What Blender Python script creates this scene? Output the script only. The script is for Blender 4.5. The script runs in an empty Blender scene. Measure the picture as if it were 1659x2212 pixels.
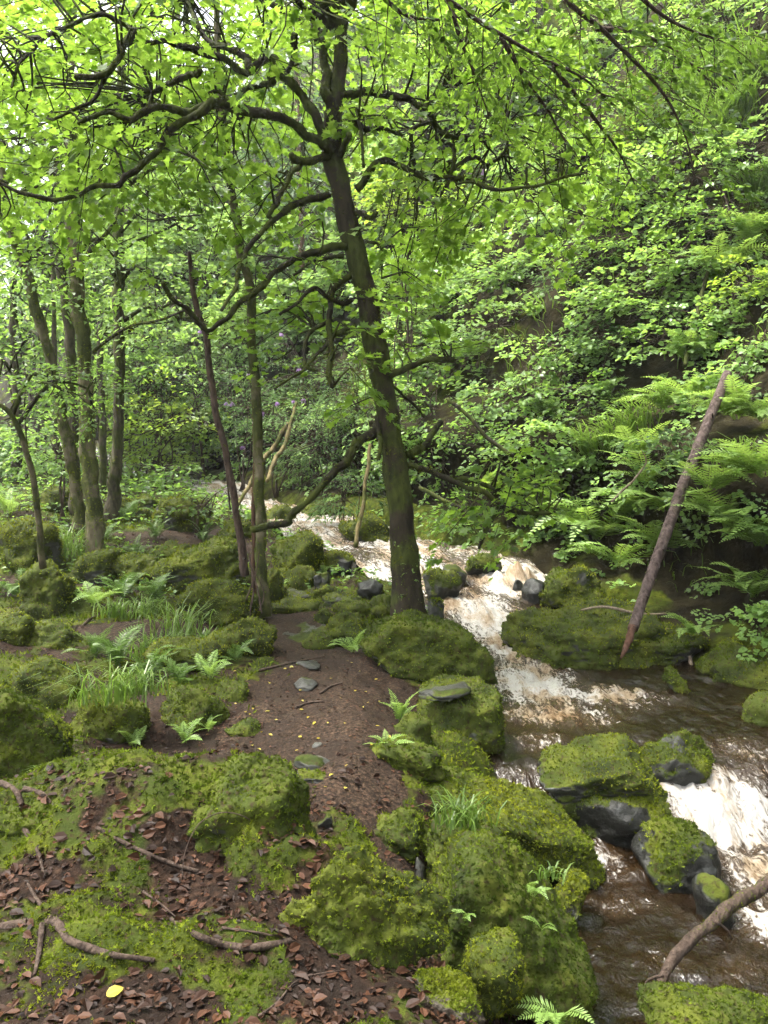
import bpy, math
import numpy as np
from mathutils import Matrix, Vector, Euler

# ------------------------------------------------------------------ camera, sky, sun, exposure
scene = bpy.context.scene
COL = scene.collection
PITCH = math.radians(3.65)
CAMZ = 1.6
FPX, CU, CV = 1664.0, 829.5, 1106.0          # focal length and centre in units of a 1659 x 2212 frame

cam_data = bpy.data.cameras.new('camera')
cam = bpy.data.objects.new('camera', cam_data)
COL.objects.link(cam)
cam.location = (0, 0, CAMZ)
cam.rotation_euler = (math.radians(90) - PITCH, 0, 0)
cam_data.sensor_fit = 'VERTICAL'
cam_data.sensor_height = 36.0
cam_data.lens = FPX / 2212.0 * 36.0
cam_data.clip_start = 0.05
cam_data.clip_end = 400
scene.camera = cam

SUN_EL, SUN_AZ = math.radians(66), math.radians(-86)    # azimuth from +Y towards +X
world = bpy.data.worlds.new('World')
scene.world = world
world.use_nodes = True
wn = world.node_tree
wn.nodes.clear()
sky = wn.nodes.new('ShaderNodeTexSky')
sky.sky_type = 'NISHITA'
sky.sun_disc = False
sky.sun_elevation = SUN_EL
sky.sun_rotation = SUN_AZ
sky.air_density = 1.5
sky.dust_density = 6.0
hs = wn.nodes.new('ShaderNodeHueSaturation')
hs.inputs['Saturation'].default_value = 0.3            # thin bright overcast
bg = wn.nodes.new('ShaderNodeBackground')
bg.inputs['Strength'].default_value = 0.108
wo = wn.nodes.new('ShaderNodeOutputWorld')
wn.links.new(sky.outputs[0], hs.inputs['Color'])
wn.links.new(hs.outputs[0], bg.inputs['Color'])
wn.links.new(bg.outputs[0], wo.inputs['Surface'])

sun_data = bpy.data.lights.new('sun', 'SUN')
sun_data.energy = 1.5
sun_data.angle = math.radians(11)
sun_data.color = (1.0, 0.96, 0.88)
sun = bpy.data.objects.new('sun', sun_data)
COL.objects.link(sun)
sd = Vector((math.sin(SUN_AZ) * math.cos(SUN_EL), math.cos(SUN_AZ) * math.cos(SUN_EL), math.sin(SUN_EL)))
sun.rotation_euler = sd.to_track_quat('Z', 'Y').to_euler()
sun.location = (-10, 4, 30)

scene.view_settings.view_transform = 'Standard'
scene.view_settings.look = 'None'
scene.view_settings.gamma = 1.0
scene.view_settings.exposure = 2.58
scene.cycles.max_bounces = 6
scene.cycles.diffuse_bounces = 3
scene.cycles.glossy_bounces = 2
scene.cycles.transmission_bounces = 4
scene.cycles.caustics_reflective = False
scene.cycles.caustics_refractive = False
scene.cycles.use_adaptive_sampling = True
scene.cycles.adaptive_threshold = 0.04
scene.cycles.sample_clamp_indirect = 6.0

# ------------------------------------------------------------------ small helpers
RNG = np.random.default_rng(11)
_cp, _sp = math.cos(PITCH), math.sin(PITCH)

def ray(u, v):
    """World direction of a place in the 1659 x 2212 frame."""
    a = (np.asarray(u, float) - CU) / FPX
    b = (CV - np.asarray(v, float)) / FPX
    return np.stack([a, _cp + b * _sp, -_sp + b * _cp], -1)

def P(u, v, y):
    d = ray(u, v)
    t = np.asarray(y, float) / d[..., 1]
    return d * t[..., None] + np.array([0, 0, CAMZ])

def px(n, y):
    return n * y / FPX

_perm = np.random.default_rng(3).permutation(256)
_perm = np.concatenate([_perm, _perm, _perm])
_grad = np.random.default_rng(4).normal(size=(256, 3))
_grad /= np.linalg.norm(_grad, axis=1)[:, None]

def perlin(p):
    p = np.asarray(p, float)
    i = np.floor(p).astype(int)
    f = p - i
    i &= 255
    w = f * f * f * (f * (f * 6 - 15) + 10)
    out = 0
    for dx in (0, 1):
        for dy in (0, 1):
            for dz in (0, 1):
                h = _perm[_perm[_perm[i[..., 0] + dx] + i[..., 1] + dy] + i[..., 2] + dz]
                g = _grad[h]
                dv = f - np.array([dx, dy, dz])
                wx = w[..., 0] if dx else 1 - w[..., 0]
                wy = w[..., 1] if dy else 1 - w[..., 1]
                wz = w[..., 2] if dz else 1 - w[..., 2]
                out = out + wx * wy * wz * (g * dv).sum(-1)
    return out * 1.5

def fbm(p, octs=4, gain=0.5):
    s, a = 0, 1.0
    p = np.asarray(p, float)
    for k in range(octs):
        s = s + a * perlin(p * 2 ** k + 17.3 * k)
        a *= gain
    return s

def fbm2(x, y, sc, octs=4, seed=0.0):
    return fbm(np.stack([np.asarray(x, float) * sc, np.asarray(y, float) * sc, np.full(np.shape(x), 5.5 + seed)], -1), octs)

def sstep(a, b, x):
    t = np.clip((np.asarray(x, float) - a) / (b - a), 0, 1)
    return t * t * (3 - 2 * t)

def unit(v):
    return v / np.maximum(np.linalg.norm(v, axis=-1, keepdims=True), 1e-9)

def put(o, parent=None, label=None, cat=None, group=None, kind=None):
    COL.objects.link(o)
    if parent is not None:
        o.parent = parent
    if label: o['label'] = label
    if cat: o['category'] = cat
    if group: o['group'] = group
    if kind: o['kind'] = kind
    return o

def mesh(name, V, polys, mat=None, attrs=None, smooth=True):
    """polys: list of integer arrays (m, k), one per polygon size."""
    me = bpy.data.meshes.new(name)
    V = np.asarray(V, np.float32)
    polys = [np.asarray(q, np.int32) for q in polys if len(q)]
    nl = sum(q.size for q in polys)
    nf = sum(len(q) for q in polys)
    me.vertices.add(len(V))
    me.vertices.foreach_set('co', V.ravel())
    me.loops.add(nl)
    me.polygons.add(nf)
    if nf:
        me.loops.foreach_set('vertex_index', np.concatenate([q.ravel() for q in polys]))
        sizes = np.concatenate([np.full(len(q), q.shape[1], np.int32) for q in polys])
        st = np.concatenate([[0], np.cumsum(sizes)[:-1]]).astype(np.int32)
        me.polygons.foreach_set('loop_start', st)
        me.polygons.foreach_set('loop_total', sizes)
        me.polygons.foreach_set('use_smooth', np.full(nf, bool(smooth)))
    for k, a in (attrs or {}).items():
        a = np.asarray(a, np.float32)
        if a.ndim == 1:
            at = me.attributes.new(k, 'FLOAT', 'POINT')
            at.data.foreach_set('value', a)
        else:
            at = me.attributes.new(k, 'FLOAT_VECTOR', 'POINT')
            at.data.foreach_set('vector', a.ravel())
    me.update(calc_edges=True)
    if mat: me.materials.append(mat)
    return me

def mobj(name, V, polys, mat, parent=None, attrs=None, smooth=True, **kw):
    me = mesh(name, V, polys, mat, attrs, smooth)
    return put(bpy.data.objects.new(name, me), parent, **kw)

def empty(name, loc, **kw):
    o = bpy.data.objects.new(name, None)
    o.location = [float(c) for c in loc]
    o.empty_display_size = 0.1
    return put(o, **kw)

def local(V, root):
    return np.asarray(V) - np.array(root.location)

class Acc:
    """Collects vertices, faces and attributes of one mesh."""
    def __init__(s): s.V, s.F, s.A, s.n = [], {}, {}, 0
    def add(s, V, polys, **attrs):
        for q in polys:
            q = np.asarray(q, int)
            if len(q): s.F.setdefault(q.shape[1], []).append(q + s.n)
        s.V.append(np.asarray(V, float)); s.n += len(V)
        for k, a in attrs.items():
            s.A.setdefault(k, []).append(np.broadcast_to(np.asarray(a, float), (len(V),)))
    def build(s, name, mat, parent=None, smooth=True, **kw):
        if not s.n: return None
        V = np.concatenate(s.V)
        if parent is not None: V = local(V, parent)
        return mobj(name, V, [np.concatenate(q) for q in s.F.values()], mat, parent,
                    {k: np.concatenate(a) for k, a in s.A.items()}, smooth, **kw)

# ------------------------------------------------------------------ materials
def rgb(*c): return (c[0], c[1], c[2], 1.0)

class NT:
    def __init__(s, name):
        s.m = bpy.data.materials.new(name); s.m.use_nodes = True
        s.t = s.m.node_tree; s.t.nodes.clear()
        s.out = s.n('OutputMaterial')
    def n(s, kind, **kw):
        nd = s.t.nodes.new('ShaderNode' + kind)
        for k, v in kw.items(): setattr(nd, k, v)
        return nd
    def l(s, a, b): s.t.links.new(a, b)
    def attr(s, name): return s.n('Attribute', attribute_name=name).outputs['Fac']
    def vattr(s, name): return s.n('Attribute', attribute_name=name).outputs['Vector']
    def coord(s): return s.n('TexCoord').outputs['Object']
    def pos(s): return s.n('NewGeometry').outputs['Position']
    def noise(s, scale, detail=5, vec=None, rough=0.55, dist=0.0):
        nd = s.n('TexNoise'); nd.inputs['Scale'].default_value = scale
        nd.inputs['Detail'].default_value = detail; nd.inputs['Roughness'].default_value = rough
        nd.inputs['Distortion'].default_value = dist
        s.l(vec if vec is not None else s.pos(), nd.inputs['Vector'])
        return nd.outputs['Fac']
    def ramp(s, fac, stops):
        nd = s.n('ValToRGB'); e = nd.color_ramp.elements
        while len(e) < len(stops): e.new(0.5)
        for k, (p, c) in enumerate(stops):
            e[k].position = p; e[k].color = c if len(c) == 4 else rgb(*c)
        s.l(fac, nd.inputs['Fac'])
        return nd.outputs['Color']
    def mix(s, fac, a, b):
        nd = s.n('MixRGB')
        for sock, val in ((nd.inputs[0], fac), (nd.inputs[1], a), (nd.inputs[2], b)):
            if isinstance(val, (int, float)): sock.default_value = val
            elif isinstance(val, tuple): sock.default_value = val if len(val) == 4 else rgb(*val)
            else: s.l(val, sock)
        return nd.outputs[0]
    def math(s, op, a, b=0.0, clamp=False):
        nd = s.n('Math', operation=op, use_clamp=clamp)
        for sock, val in ((nd.inputs[0], a), (nd.inputs[1], b)):
            if isinstance(val, (int, float)): sock.default_value = val
            else: s.l(val, sock)
        return nd.outputs[0]
    def rng(s, val, a, b, c=0.0, d=1.0):
        nd = s.n('MapRange'); nd.interpolation_type = 'SMOOTHSTEP'
        for sock, x in zip(list(nd.inputs)[:5], (val, a, b, c, d)):
            if isinstance(x, (int, float)): sock.default_value = x
            else: s.l(x, sock)
        return nd.outputs[0]
    def bump(s, h, strength=0.5, dist=0.02):
        nd = s.n('Bump'); nd.inputs['Strength'].default_value = strength
        nd.inputs['Distance'].default_value = dist
        s.l(h, nd.inputs['Height'])
        return nd.outputs[0]
    def bsdf(s, color, rough=0.8, spec=0.3, normal=None):
        nd = s.n('BsdfPrincipled')
        for nm, val in (('Base Color', color), ('Roughness', rough), ('Specular IOR Level', spec)):
            if isinstance(val, (int, float)): nd.inputs[nm].default_value = val
            elif isinstance(val, tuple): nd.inputs[nm].default_value = val if len(val) == 4 else rgb(*val)
            else: s.l(val, nd.inputs[nm])
        if normal is not None: s.l(normal, nd.inputs['Normal'])
        return nd.outputs[0]
    def done(s, sh):
        s.l(sh, s.out.inputs['Surface']); return s.m

def leaf_mat(name, dark, mid, light, transl=0.45, tcol=None, rough=0.38, spec=0.45):
    t = NT(name)
    col = t.ramp(t.attr('rnd'), [(0.0, dark), (0.5, mid), (1.0, light)])
    a = t.bsdf(col, rough, spec)
    tr = t.n('BsdfTranslucent')
    if tcol: t.l(t.ramp(t.attr('rnd'), [(0.0, tuple(c * 0.7 for c in tcol)), (1.0, tcol)]), tr.inputs['Color'])
    else: t.l(col, tr.inputs['Color'])
    m = t.n('MixShader'); m.inputs[0].default_value = transl
    t.l(a, m.inputs[1]); t.l(tr.outputs[0], m.inputs[2])
    return t.done(m.outputs[0])

def moss_color(t):  # dark moss base; paints shade into the gaps between sprigs
    n1 = t.noise(5.0, 3); n2 = t.noise(38, 2)
    c = t.ramp(n1, [(0.28, (0.015, 0.022, 0.004)), (0.48, (0.036, 0.049, 0.006)), (0.68, (0.072, 0.084, 0.009))])
    return t.mix(t.rng(n2, 0.52, 0.72), c, (0.030, 0.022, 0.008))

def rock_color(t):
    n1 = t.noise(6.0, 5); n2 = t.noise(24, 3)
    c = t.ramp(n1, [(0.3, (0.017, 0.017, 0.014)), (0.55, (0.046, 0.046, 0.040)), (0.75, (0.098, 0.096, 0.086))])
    c = t.mix(t.rng(n2, 0.55, 0.75), c, (0.032, 0.036, 0.022))
    return t.mix(t.rng(t.noise(9, 2), 0.62, 0.72, 0, 0.6), c, (0.17, 0.18, 0.17))

def mossy_rock(name, wet=0.0, dark=1.0, tint=None):
    """Rock that carries moss where the vertex attribute says so."""
    t = NT(name)
    m = t.attr('moss')
    nm = t.noise(14, 3)
    k = t.rng(t.math('ADD', m, t.math('MULTIPLY', t.math('SUBTRACT', nm, 0.5), 0.9)), 0.40, 0.60)
    rc = t.mix(1 - dark, rock_color(t), (0.0, 0.0, 0.0)) if dark < 1 else rock_color(t)
    if tint: rc = t.mix(0.6, rc, tint)
    c = t.mix(k, rc, moss_color(t))
    h = t.noise(24, 5, rough=0.65)
    nrm = t.bump(h, 0.7, 0.02)
    r = t.mix(k, (0.55 - 0.3 * wet,) * 3, (0.95, 0.95, 0.95))
    return t.done(t.bsdf(c, r, 0.22, nrm))

M = {}
M['rock'] = mossy_rock('mossy_rock', 0.2)
M['brown_rock'] = mossy_rock('brown_rock', 0.1, 0.8, (0.050, 0.036, 0.024))
M['wet_rock'] = mossy_rock('wet_rock', 0.8, 0.42)

def sprig_mat(name, STOPS, low):
    t = NT(name)
    base = t.ramp(t.attr('hue'), STOPS)
    c = t.mix(t.rng(t.attr('rnd'), 0.0, 0.6), low, base)
    a = t.bsdf(c, 0.8, 0.08)
    tr = t.n('BsdfTranslucent'); t.l(c, tr.inputs['Color'])
    m = t.n('MixShader'); m.inputs[0].default_value = 0.3
    t.l(a, m.inputs[1]); t.l(tr.outputs[0], m.inputs[2])
    return t.done(m.outputs[0])
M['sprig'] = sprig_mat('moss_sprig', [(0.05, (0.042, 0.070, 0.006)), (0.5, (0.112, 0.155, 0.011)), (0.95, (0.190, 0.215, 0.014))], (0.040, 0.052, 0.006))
M['tree_moss'] = sprig_mat('tree_moss_sprig', [(0.15, (0.018, 0.030, 0.004)), (0.5, (0.052, 0.070, 0.007)), (0.9, (0.115, 0.125, 0.012))], (0.012, 0.012, 0.004))  # olive moss, darkened so trunk and limbs read as silhouettes

def ground_mat():
    """Dark earth and litter with moss where the vertex attribute says so."""
    t = NT('forest_floor')
    m = t.attr('moss')
    k = t.rng(t.math('ADD', m, t.math('MULTIPLY', t.math('SUBTRACT', t.noise(9, 5), 0.5), 0.9)), 0.42, 0.6)
    e = t.ramp(t.noise(30, 6), [(0.3, (0.006, 0.0035, 0.002)), (0.5, (0.018, 0.010, 0.006)), (0.72, (0.046, 0.026, 0.016))])
    e = t.mix(t.rng(t.noise(3, 3), 0.45, 0.65), e, (0.015, 0.010, 0.007))
    c = t.mix(k, e, moss_color(t))
    nrm = t.bump(t.noise(50, 4, rough=0.7), 0.9, 0.015)
    return t.done(t.bsdf(c, 0.9, 0.12, nrm))
M['ground'] = ground_mat()

def earth_mat():
    t = NT('path_earth')
    e = t.ramp(t.noise(55, 6), [(0.32, (0.006, 0.0037, 0.0022)), (0.5, (0.026, 0.0155, 0.009)), (0.7, (0.088, 0.055, 0.034))])
    e = t.mix(t.rng(t.noise(2.2, 3), 0.45, 0.6, 0, 0.6), e, (0.016, 0.0098, 0.006))
    e = t.mix(t.rng(t.noise(16, 3), 0.62, 0.68, 0, 0.7), e, (0.048, 0.026, 0.015))
    nrm = t.bump(t.noise(70, 4, rough=0.7), 1.0, 0.012)
    return t.done(t.bsdf(e, 0.85, 0.18, nrm))
M['earth'] = earth_mat()

def slope_mat():
    t = NT('slope_soil')
    m = t.attr('moss')
    c = t.ramp(t.noise(3.0, 7), [(0.3, (0.006, 0.005, 0.003)), (0.5, (0.017, 0.014, 0.007)), (0.7, (0.032, 0.028, 0.014))])
    k = t.rng(t.math('ADD', m, t.math('MULTIPLY', t.math('SUBTRACT', t.noise(2.5, 6), 0.5), 1.0)), 0.4, 0.65)
    c = t.mix(k, c, moss_color(t))
    return t.done(t.bsdf(c, 0.95, 0.05, t.bump(t.noise(14, 6), 0.9, 0.06)))
M['slope'] = slope_mat()

def bark_mat(name, c1, c2, mossy=0.5, scale=20, lichen=None):
    t = NT(name)
    st = t.n('Mapping'); st.inputs['Scale'].default_value = (1, 1, 0.35)
    t.l(t.pos(), st.inputs['Vector'])
    n = t.noise(scale, 6, st.outputs[0])
    c = t.ramp(n, [(0.3, c1), (0.65, c2)])
    if lichen: c = t.mix(t.rng(t.noise(11, 4), 0.58, 0.64), c, lichen)
    k = t.rng(t.math('ADD', t.noise(3.2, 6), mossy - 0.5), 0.47, 0.58)
    c = t.mix(t.math('MULTIPLY', k, 0.85), c, t.ramp(n, [(0.3, (0.018, 0.026, 0.005)), (0.7, (0.068, 0.082, 0.012))]))
    return t.done(t.bsdf(c, 0.9, 0.2, t.bump(n, 0.9, 0.03)))
M['bark_main'] = bark_mat('mossy_bark', (0.014, 0.011, 0.007), (0.040, 0.031, 0.019), 0.52)
M['bark_limb'] = bark_mat('mossy_limb', (0.011, 0.009, 0.006), (0.028, 0.023, 0.013), 0.54)
M['bark_pale'] = bark_mat('pale_mossy_bark', (0.055, 0.045, 0.028), (0.17, 0.145, 0.09), 0.54, 14)
M['bark_ivy'] = bark_mat('dark_bark', (0.025, 0.021, 0.014), (0.085, 0.072, 0.048), 0.5)
M['bark_red'] = bark_mat('red_lichen_bark', (0.040, 0.024, 0.016), (0.13, 0.075, 0.048), 0.42, 18, (0.30, 0.30, 0.26))
M['dead_wood'] = bark_mat('dead_wood', (0.030, 0.020, 0.016), (0.12, 0.082, 0.065), 0.25, 26)
M['log_bark'] = bark_mat('larch_log_bark', (0.024, 0.016, 0.013), (0.120, 0.088, 0.078), 0.2, 30)
M['log_raw'] = bark_mat('raw_red_wood', (0.035, 0.017, 0.011), (0.115, 0.060, 0.040), 0.1, 26)
M['stick'] = bark_mat('wet_stick', (0.028, 0.019, 0.014), (0.085, 0.06, 0.045), 0.3, 40)
M['pale_stick'] = bark_mat('pale_stick', (0.11, 0.08, 0.055), (0.27, 0.21, 0.155), 0.25, 40)
M['yellow_log'] = bark_mat('yellow_mossy_log', (0.07, 0.055, 0.025), (0.17, 0.135, 0.06), 0.5, 16)

G1 = ((0.032, 0.066, 0.010), (0.064, 0.130, 0.016), (0.105, 0.185, 0.024))
M['leaf_syc'] = leaf_mat('sycamore_leaf', *G1, transl=0.62, tcol=(0.31, 0.50, 0.05))
M['leaf_beech'] = leaf_mat('beech_leaf', (0.024, 0.052, 0.010), (0.05, 0.105, 0.016), (0.085, 0.16, 0.024), transl=0.45, tcol=(0.17, 0.30, 0.03))
M['leaf_hazel'] = leaf_mat('hazel_leaf', (0.085, 0.155, 0.034), (0.180, 0.300, 0.075), (0.275, 0.415, 0.125), transl=0.44, tcol=(0.38, 0.58, 0.10), rough=0.36, spec=0.5)
M['leaf_mint'] = leaf_mat('pale_leaf', (0.08, 0.145, 0.038), (0.160, 0.270, 0.080), (0.240, 0.375, 0.130), transl=0.48, tcol=(0.40, 0.60, 0.13))
M['leaf_yel'] = leaf_mat('yellow_green_leaf', (0.070, 0.120, 0.014), (0.140, 0.235, 0.030), (0.23, 0.34, 0.045), transl=0.52, tcol=(0.42, 0.58, 0.06))
M['leaf_dark'] = leaf_mat('evergreen_leaf', (0.036, 0.072, 0.020), (0.085, 0.155, 0.040), (0.150, 0.245, 0.065), transl=0.38, rough=0.5, spec=0.22)
M['leaf_mid'] = leaf_mat('mid_green_leaf', (0.034, 0.070, 0.016), (0.068, 0.135, 0.030), (0.13, 0.225, 0.048), transl=0.52, tcol=(0.30, 0.50, 0.07))
M['fern'] = leaf_mat('fern_frond', (0.085, 0.150, 0.028), (0.185, 0.300, 0.066), (0.28, 0.42, 0.11), transl=0.42, tcol=(0.38, 0.55, 0.09))
M['fern_dark'] = leaf_mat('shade_fern_frond', (0.040, 0.080, 0.012), (0.075, 0.140, 0.022), (0.125, 0.21, 0.038), transl=0.42)
M['grass'] = leaf_mat('grass_blade', (0.045, 0.085, 0.014), (0.090, 0.155, 0.024), (0.15, 0.22, 0.04), transl=0.38, tcol=(0.20, 0.34, 0.04))
M['larch'] = leaf_mat('larch_needles', (0.045, 0.085, 0.030), (0.085, 0.15, 0.055), (0.13, 0.21, 0.08), transl=0.35)
M['litter'] = leaf_mat('dead_leaf', (0.010, 0.005, 0.003), (0.030, 0.0135, 0.007), (0.080, 0.036, 0.019), transl=0.12, rough=0.55, spec=0.2)
M['yellow_leaf'] = leaf_mat('yellow_leaf', (0.24, 0.19, 0.02), (0.34, 0.28, 0.03), (0.42, 0.37, 0.07), transl=0.25)
M['petal'] = leaf_mat('mauve_petal', (0.30, 0.17, 0.38), (0.45, 0.29, 0.54), (0.58, 0.43, 0.66), transl=0.4)
M['dead_frond'] = leaf_mat('dead_frond', (0.045, 0.026, 0.014), (0.095, 0.055, 0.03), (0.155, 0.10, 0.055), transl=0.2, rough=0.7)

def water_mat():
    t = NT('peaty_water')
    fl = t.vattr('flow')
    def fn(sx, sy, scale, det, dist=0.0):
        mp = t.n('Mapping'); mp.inputs['Scale'].default_value = (sx, sy, 1.0)
        t.l(fl, mp.inputs['Vector'])
        return t.noise(scale, det, mp.outputs[0], 0.6, dist)
    n1 = fn(1.0, 0.35, 10.0, 6, 1.5)
    n2 = fn(1.0, 0.55, 42.0, 4, 0.6)
    n = t.math('ADD', t.math('MULTIPLY', n1, 0.6), t.math('MULTIPLY', n2, 0.4))
    thr = t.math('SUBTRACT', 0.78, t.math('MULTIPLY', t.attr('foam'), 0.40))
    k = t.rng(n, t.math('SUBTRACT', thr, 0.05), t.math('ADD', thr, 0.07))
    sp = fn(1.0, 0.8, 75.0, 2)
    st = t.math('SUBTRACT', 0.80, t.math('MULTIPLY', t.attr('foam'), 0.26))
    k = t.math('MAXIMUM', k, t.rng(sp, st, t.math('ADD', st, 0.03), 0.0, 0.85))
    tint = fn(1.0, 0.6, 2.2, 3)
    foam = t.ramp(t.math('ADD', t.math('MULTIPLY', tint, 0.75), t.math('MULTIPLY', n2, 0.25)), [(0.38, (0.14, 0.082, 0.034)), (0.46, (0.255, 0.196, 0.128)), (0.54, (0.38, 0.36, 0.325))])
    deep = t.mix(t.rng(t.attr('foam'), 0.1, 0.8), (0.008, 0.0045, 0.0018), (0.034, 0.019, 0.007))
    deep = t.mix(t.rng(fn(1, 0.7, 3.0, 4), 0.5, 0.7, 0, 0.6), deep, (0.024, 0.0125, 0.004))
    h = t.math('ADD', t.math('MULTIPLY', fn(1.0, 0.55, 17.0, 4, 0.8), 1.0), t.math('MULTIPLY', n2, 0.45))
    nrm = t.bump(h, 1.0, 0.04)
    t.l(t.math('ADD', 0.3, t.math('MULTIPLY', t.attr('foam'), 0.8), True), nrm.node.inputs['Strength'])
    w = t.bsdf(deep, 0.06, 0.42, nrm)
    f = t.bsdf(foam, 0.55, 0.35, t.bump(n2, 0.8, 0.03))
    m = t.n('MixShader'); t.l(k, m.inputs[0]); t.l(w, m.inputs[1]); t.l(f, m.inputs[2])
    return t.done(m.outputs[0])
M['water'] = water_mat()
def simple(name, c, rough=0.6, spec=0.3):
    t = NT(name)
    cc = t.mix(t.rng(t.noise(25, 4), 0.35, 0.65), tuple(x * 0.75 for x in c), c)
    return t.done(t.bsdf(cc, rough, spec))
M['foam'] = simple('white_foam', (0.40, 0.385, 0.355), 0.6)

# ------------------------------------------------------------------ lie of the land
_Y = [-8, 0, 2.5, 3.5, 4.4, 5, 6.5, 8, 9.4, 10.6, 11.5, 13, 16.5, 20, 24, 36, 50, 90]
_XL = [1.6, 1.1, .85, .90, 1.0, .95, .95, 1.05, .75, .10, -.3, -1.3, -2.8, -5, -9, -18, -30, -70]
_XR = [5.4, 4.8, 4.5, 4.3, 4.0, 3.7, 3.3, 2.65, 2.4, 2.2, 1.6, .35, -1.5, -3.4, -7, -13.5, -24, -57]
_ZY = [-8, 4.2, 4.55, 5.05, 5.35, 8.0, 8.6, 9.6, 10.2, 10.5, 10.9, 11.4, 12.2, 13, 13.5, 16.5, 19.4, 20.6, 24, 33, 36, 50, 90]
_ZZ = [-.80, -.76, -.70, -.40, -.35, -.33, -.28, -.12, -.06, .02, .16, .24, .28, .36, .46, .56, .66, 1.02, 1.2, 1.85, 2.3, 3.2, 6]

def xl(y): return np.interp(y, _Y, _XL)
def xr(y): return np.interp(y, _Y, _XR)
def zwater(x, y):
    yy = y + 0.18 * perlin(np.stack([np.asarray(x, float) * 1.7, np.asarray(y, float) * .5, np.zeros(np.shape(x))], -1))
    return np.interp(yy, _ZY, _ZZ)
def rdist(x, y):
    s = (xr(y + .8) - xr(y - .8)) / 1.6
    return (x - xr(y)) / np.sqrt(1 + s * s)

PATH = np.array([(.10, 3.25, .06), (-.05, 3.75, .14), (-.26, 4.3, .30), (-.40, 4.9, .42), (-.40, 5.6, .50), (.10, 5.35, .26),
                 (-.45, 6.4, .45), (-.75, 7.2, .35), (-1.1, 8.2, .25), (-2.0, 7.25, .42), (-2.6, 7.2, .35), (-3.2, 12.2, .8), (-2.4, 11.6, .5)])
def path_mask(x, y):
    m = np.zeros(np.shape(x))
    for i, (a, b, r) in enumerate(PATH):
        m = np.maximum(m, 1 - np.hypot(x - a, (y - b)) / (r * 1.35))
    for i in range(8):
        if i in (4, 5): continue
        a, b = PATH[i], PATH[i + 1]
        ab = b[:2] - a[:2]
        t = np.clip(((x - a[0]) * ab[0] + (y - a[1]) * ab[1]) / (ab @ ab), 0, 1)
        m = np.maximum(m, 1 - np.hypot(x - a[0] - t * ab[0], y - a[1] - t * ab[1]) / ((a[2] + (b[2] - a[2]) * t) * 1.35))
    return m + 0.22 * fbm2(x, y, 2.4, 4) - 0.08

def H(x, y):
    x = np.asarray(x, float); y = np.asarray(y, float)
    z = np.interp(y, [-8, 0, 3, 4, 8, 9.5, 11, 13, 16, 20, 30, 50, 90], [0, 0, -.05, -.02, .0, .10, .28, .42, .62, .92, 1.9, 4, 9])
    z = z + .05 * np.maximum(0, -x - 2.5) + .45 * np.maximum(0, -x - 22)
    # the mossy hump close to the camera
    xe = np.interp(y, [1.2, 2.2, 2.75, 3.0, 3.3, 3.6], [.75, .42, .0, -.35, -.52, -.7]) + .06 * fbm2(x, y, 2.5, 3, 9)
    prof = np.interp(y + .10 * fbm2(x, y, 1.6, 3, 61), [0, 1.5, 2.2, 2.6, 2.78, 2.95, 3.05, 3.2, 3.28, 3.45], [.05, .08, .10, .13, .20, .38, .43, .42, .36, 0.0])
    prof = prof * (1 - .35 * sstep(-.9, -1.7, x) * 1.0)
    z = z + prof * sstep(0, .17, xe - x)
    z = z + .10 * fbm2(x, y, .8, 4) + .035 * fbm2(x, y, 3.2, 4, 3) * (1 - .7 * sstep(0, .3, path_mask(x, y)))
    w = np.interp(y, [0, 2, 2.6, 3.3, 4.2, 5, 6, 7.5, 9, 11, 14], [.5, .5, .75, .85, .8, .5, .5, .6, .7, .9, .7]) + .12 * perlin(np.stack([y * .8, x * .2, x * 0], -1))
    z = z - .22 * sstep(xl(y) - 1.25, xl(y) - .55, x) * sstep(1.8, 2.8, y) * sstep(7, 5.5, y)
    zw = zwater(x, y)
    t = sstep(xl(y) - w, xl(y) + .12, x)
    z = z * (1 - t) + (zw - .35) * t
    d = rdist(x, y)
    pr = zw + np.interp(d, [-.6, 0, .3, .9, 1.15, 1.35, 2.2, 4, 10, 20, 40], [-.45, -.12, .25, .38, .60, 1.6, 2.5, 5.2, 14.7, 28, 42])
    pr = pr + .55 * fbm2(x, y, .55, 4, 21) * sstep(1.2, 3.5, d) + .08 * fbm2(x, y, 2.5, 3, 5) * sstep(0, .6, d)
    return np.maximum(z, pr)

def G(u, v, ymax=75.0, ymin=0.9):
    """Where the line of sight through a place in the frame meets the land."""
    d = ray(u, v)
    ys = np.geomspace(ymin, ymax, 900)
    p = d[None, :] * (ys / d[1])[:, None] + np.array([0, 0, CAMZ])
    below = np.nonzero(p[:, 2] < H(p[:, 0], p[:, 1]))[0]
    k = below[0] if len(below) else len(ys) - 1
    q = p[k].copy(); q[2] = H(q[0], q[1])
    return q

def vnormals(V, T):
    n = np.cross(V[T[:, 1]] - V[T[:, 0]], V[T[:, 2]] - V[T[:, 0]])
    N = np.zeros_like(V)
    for k in range(3): np.add.at(N, T[:, k], n)
    return unit(N)

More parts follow.
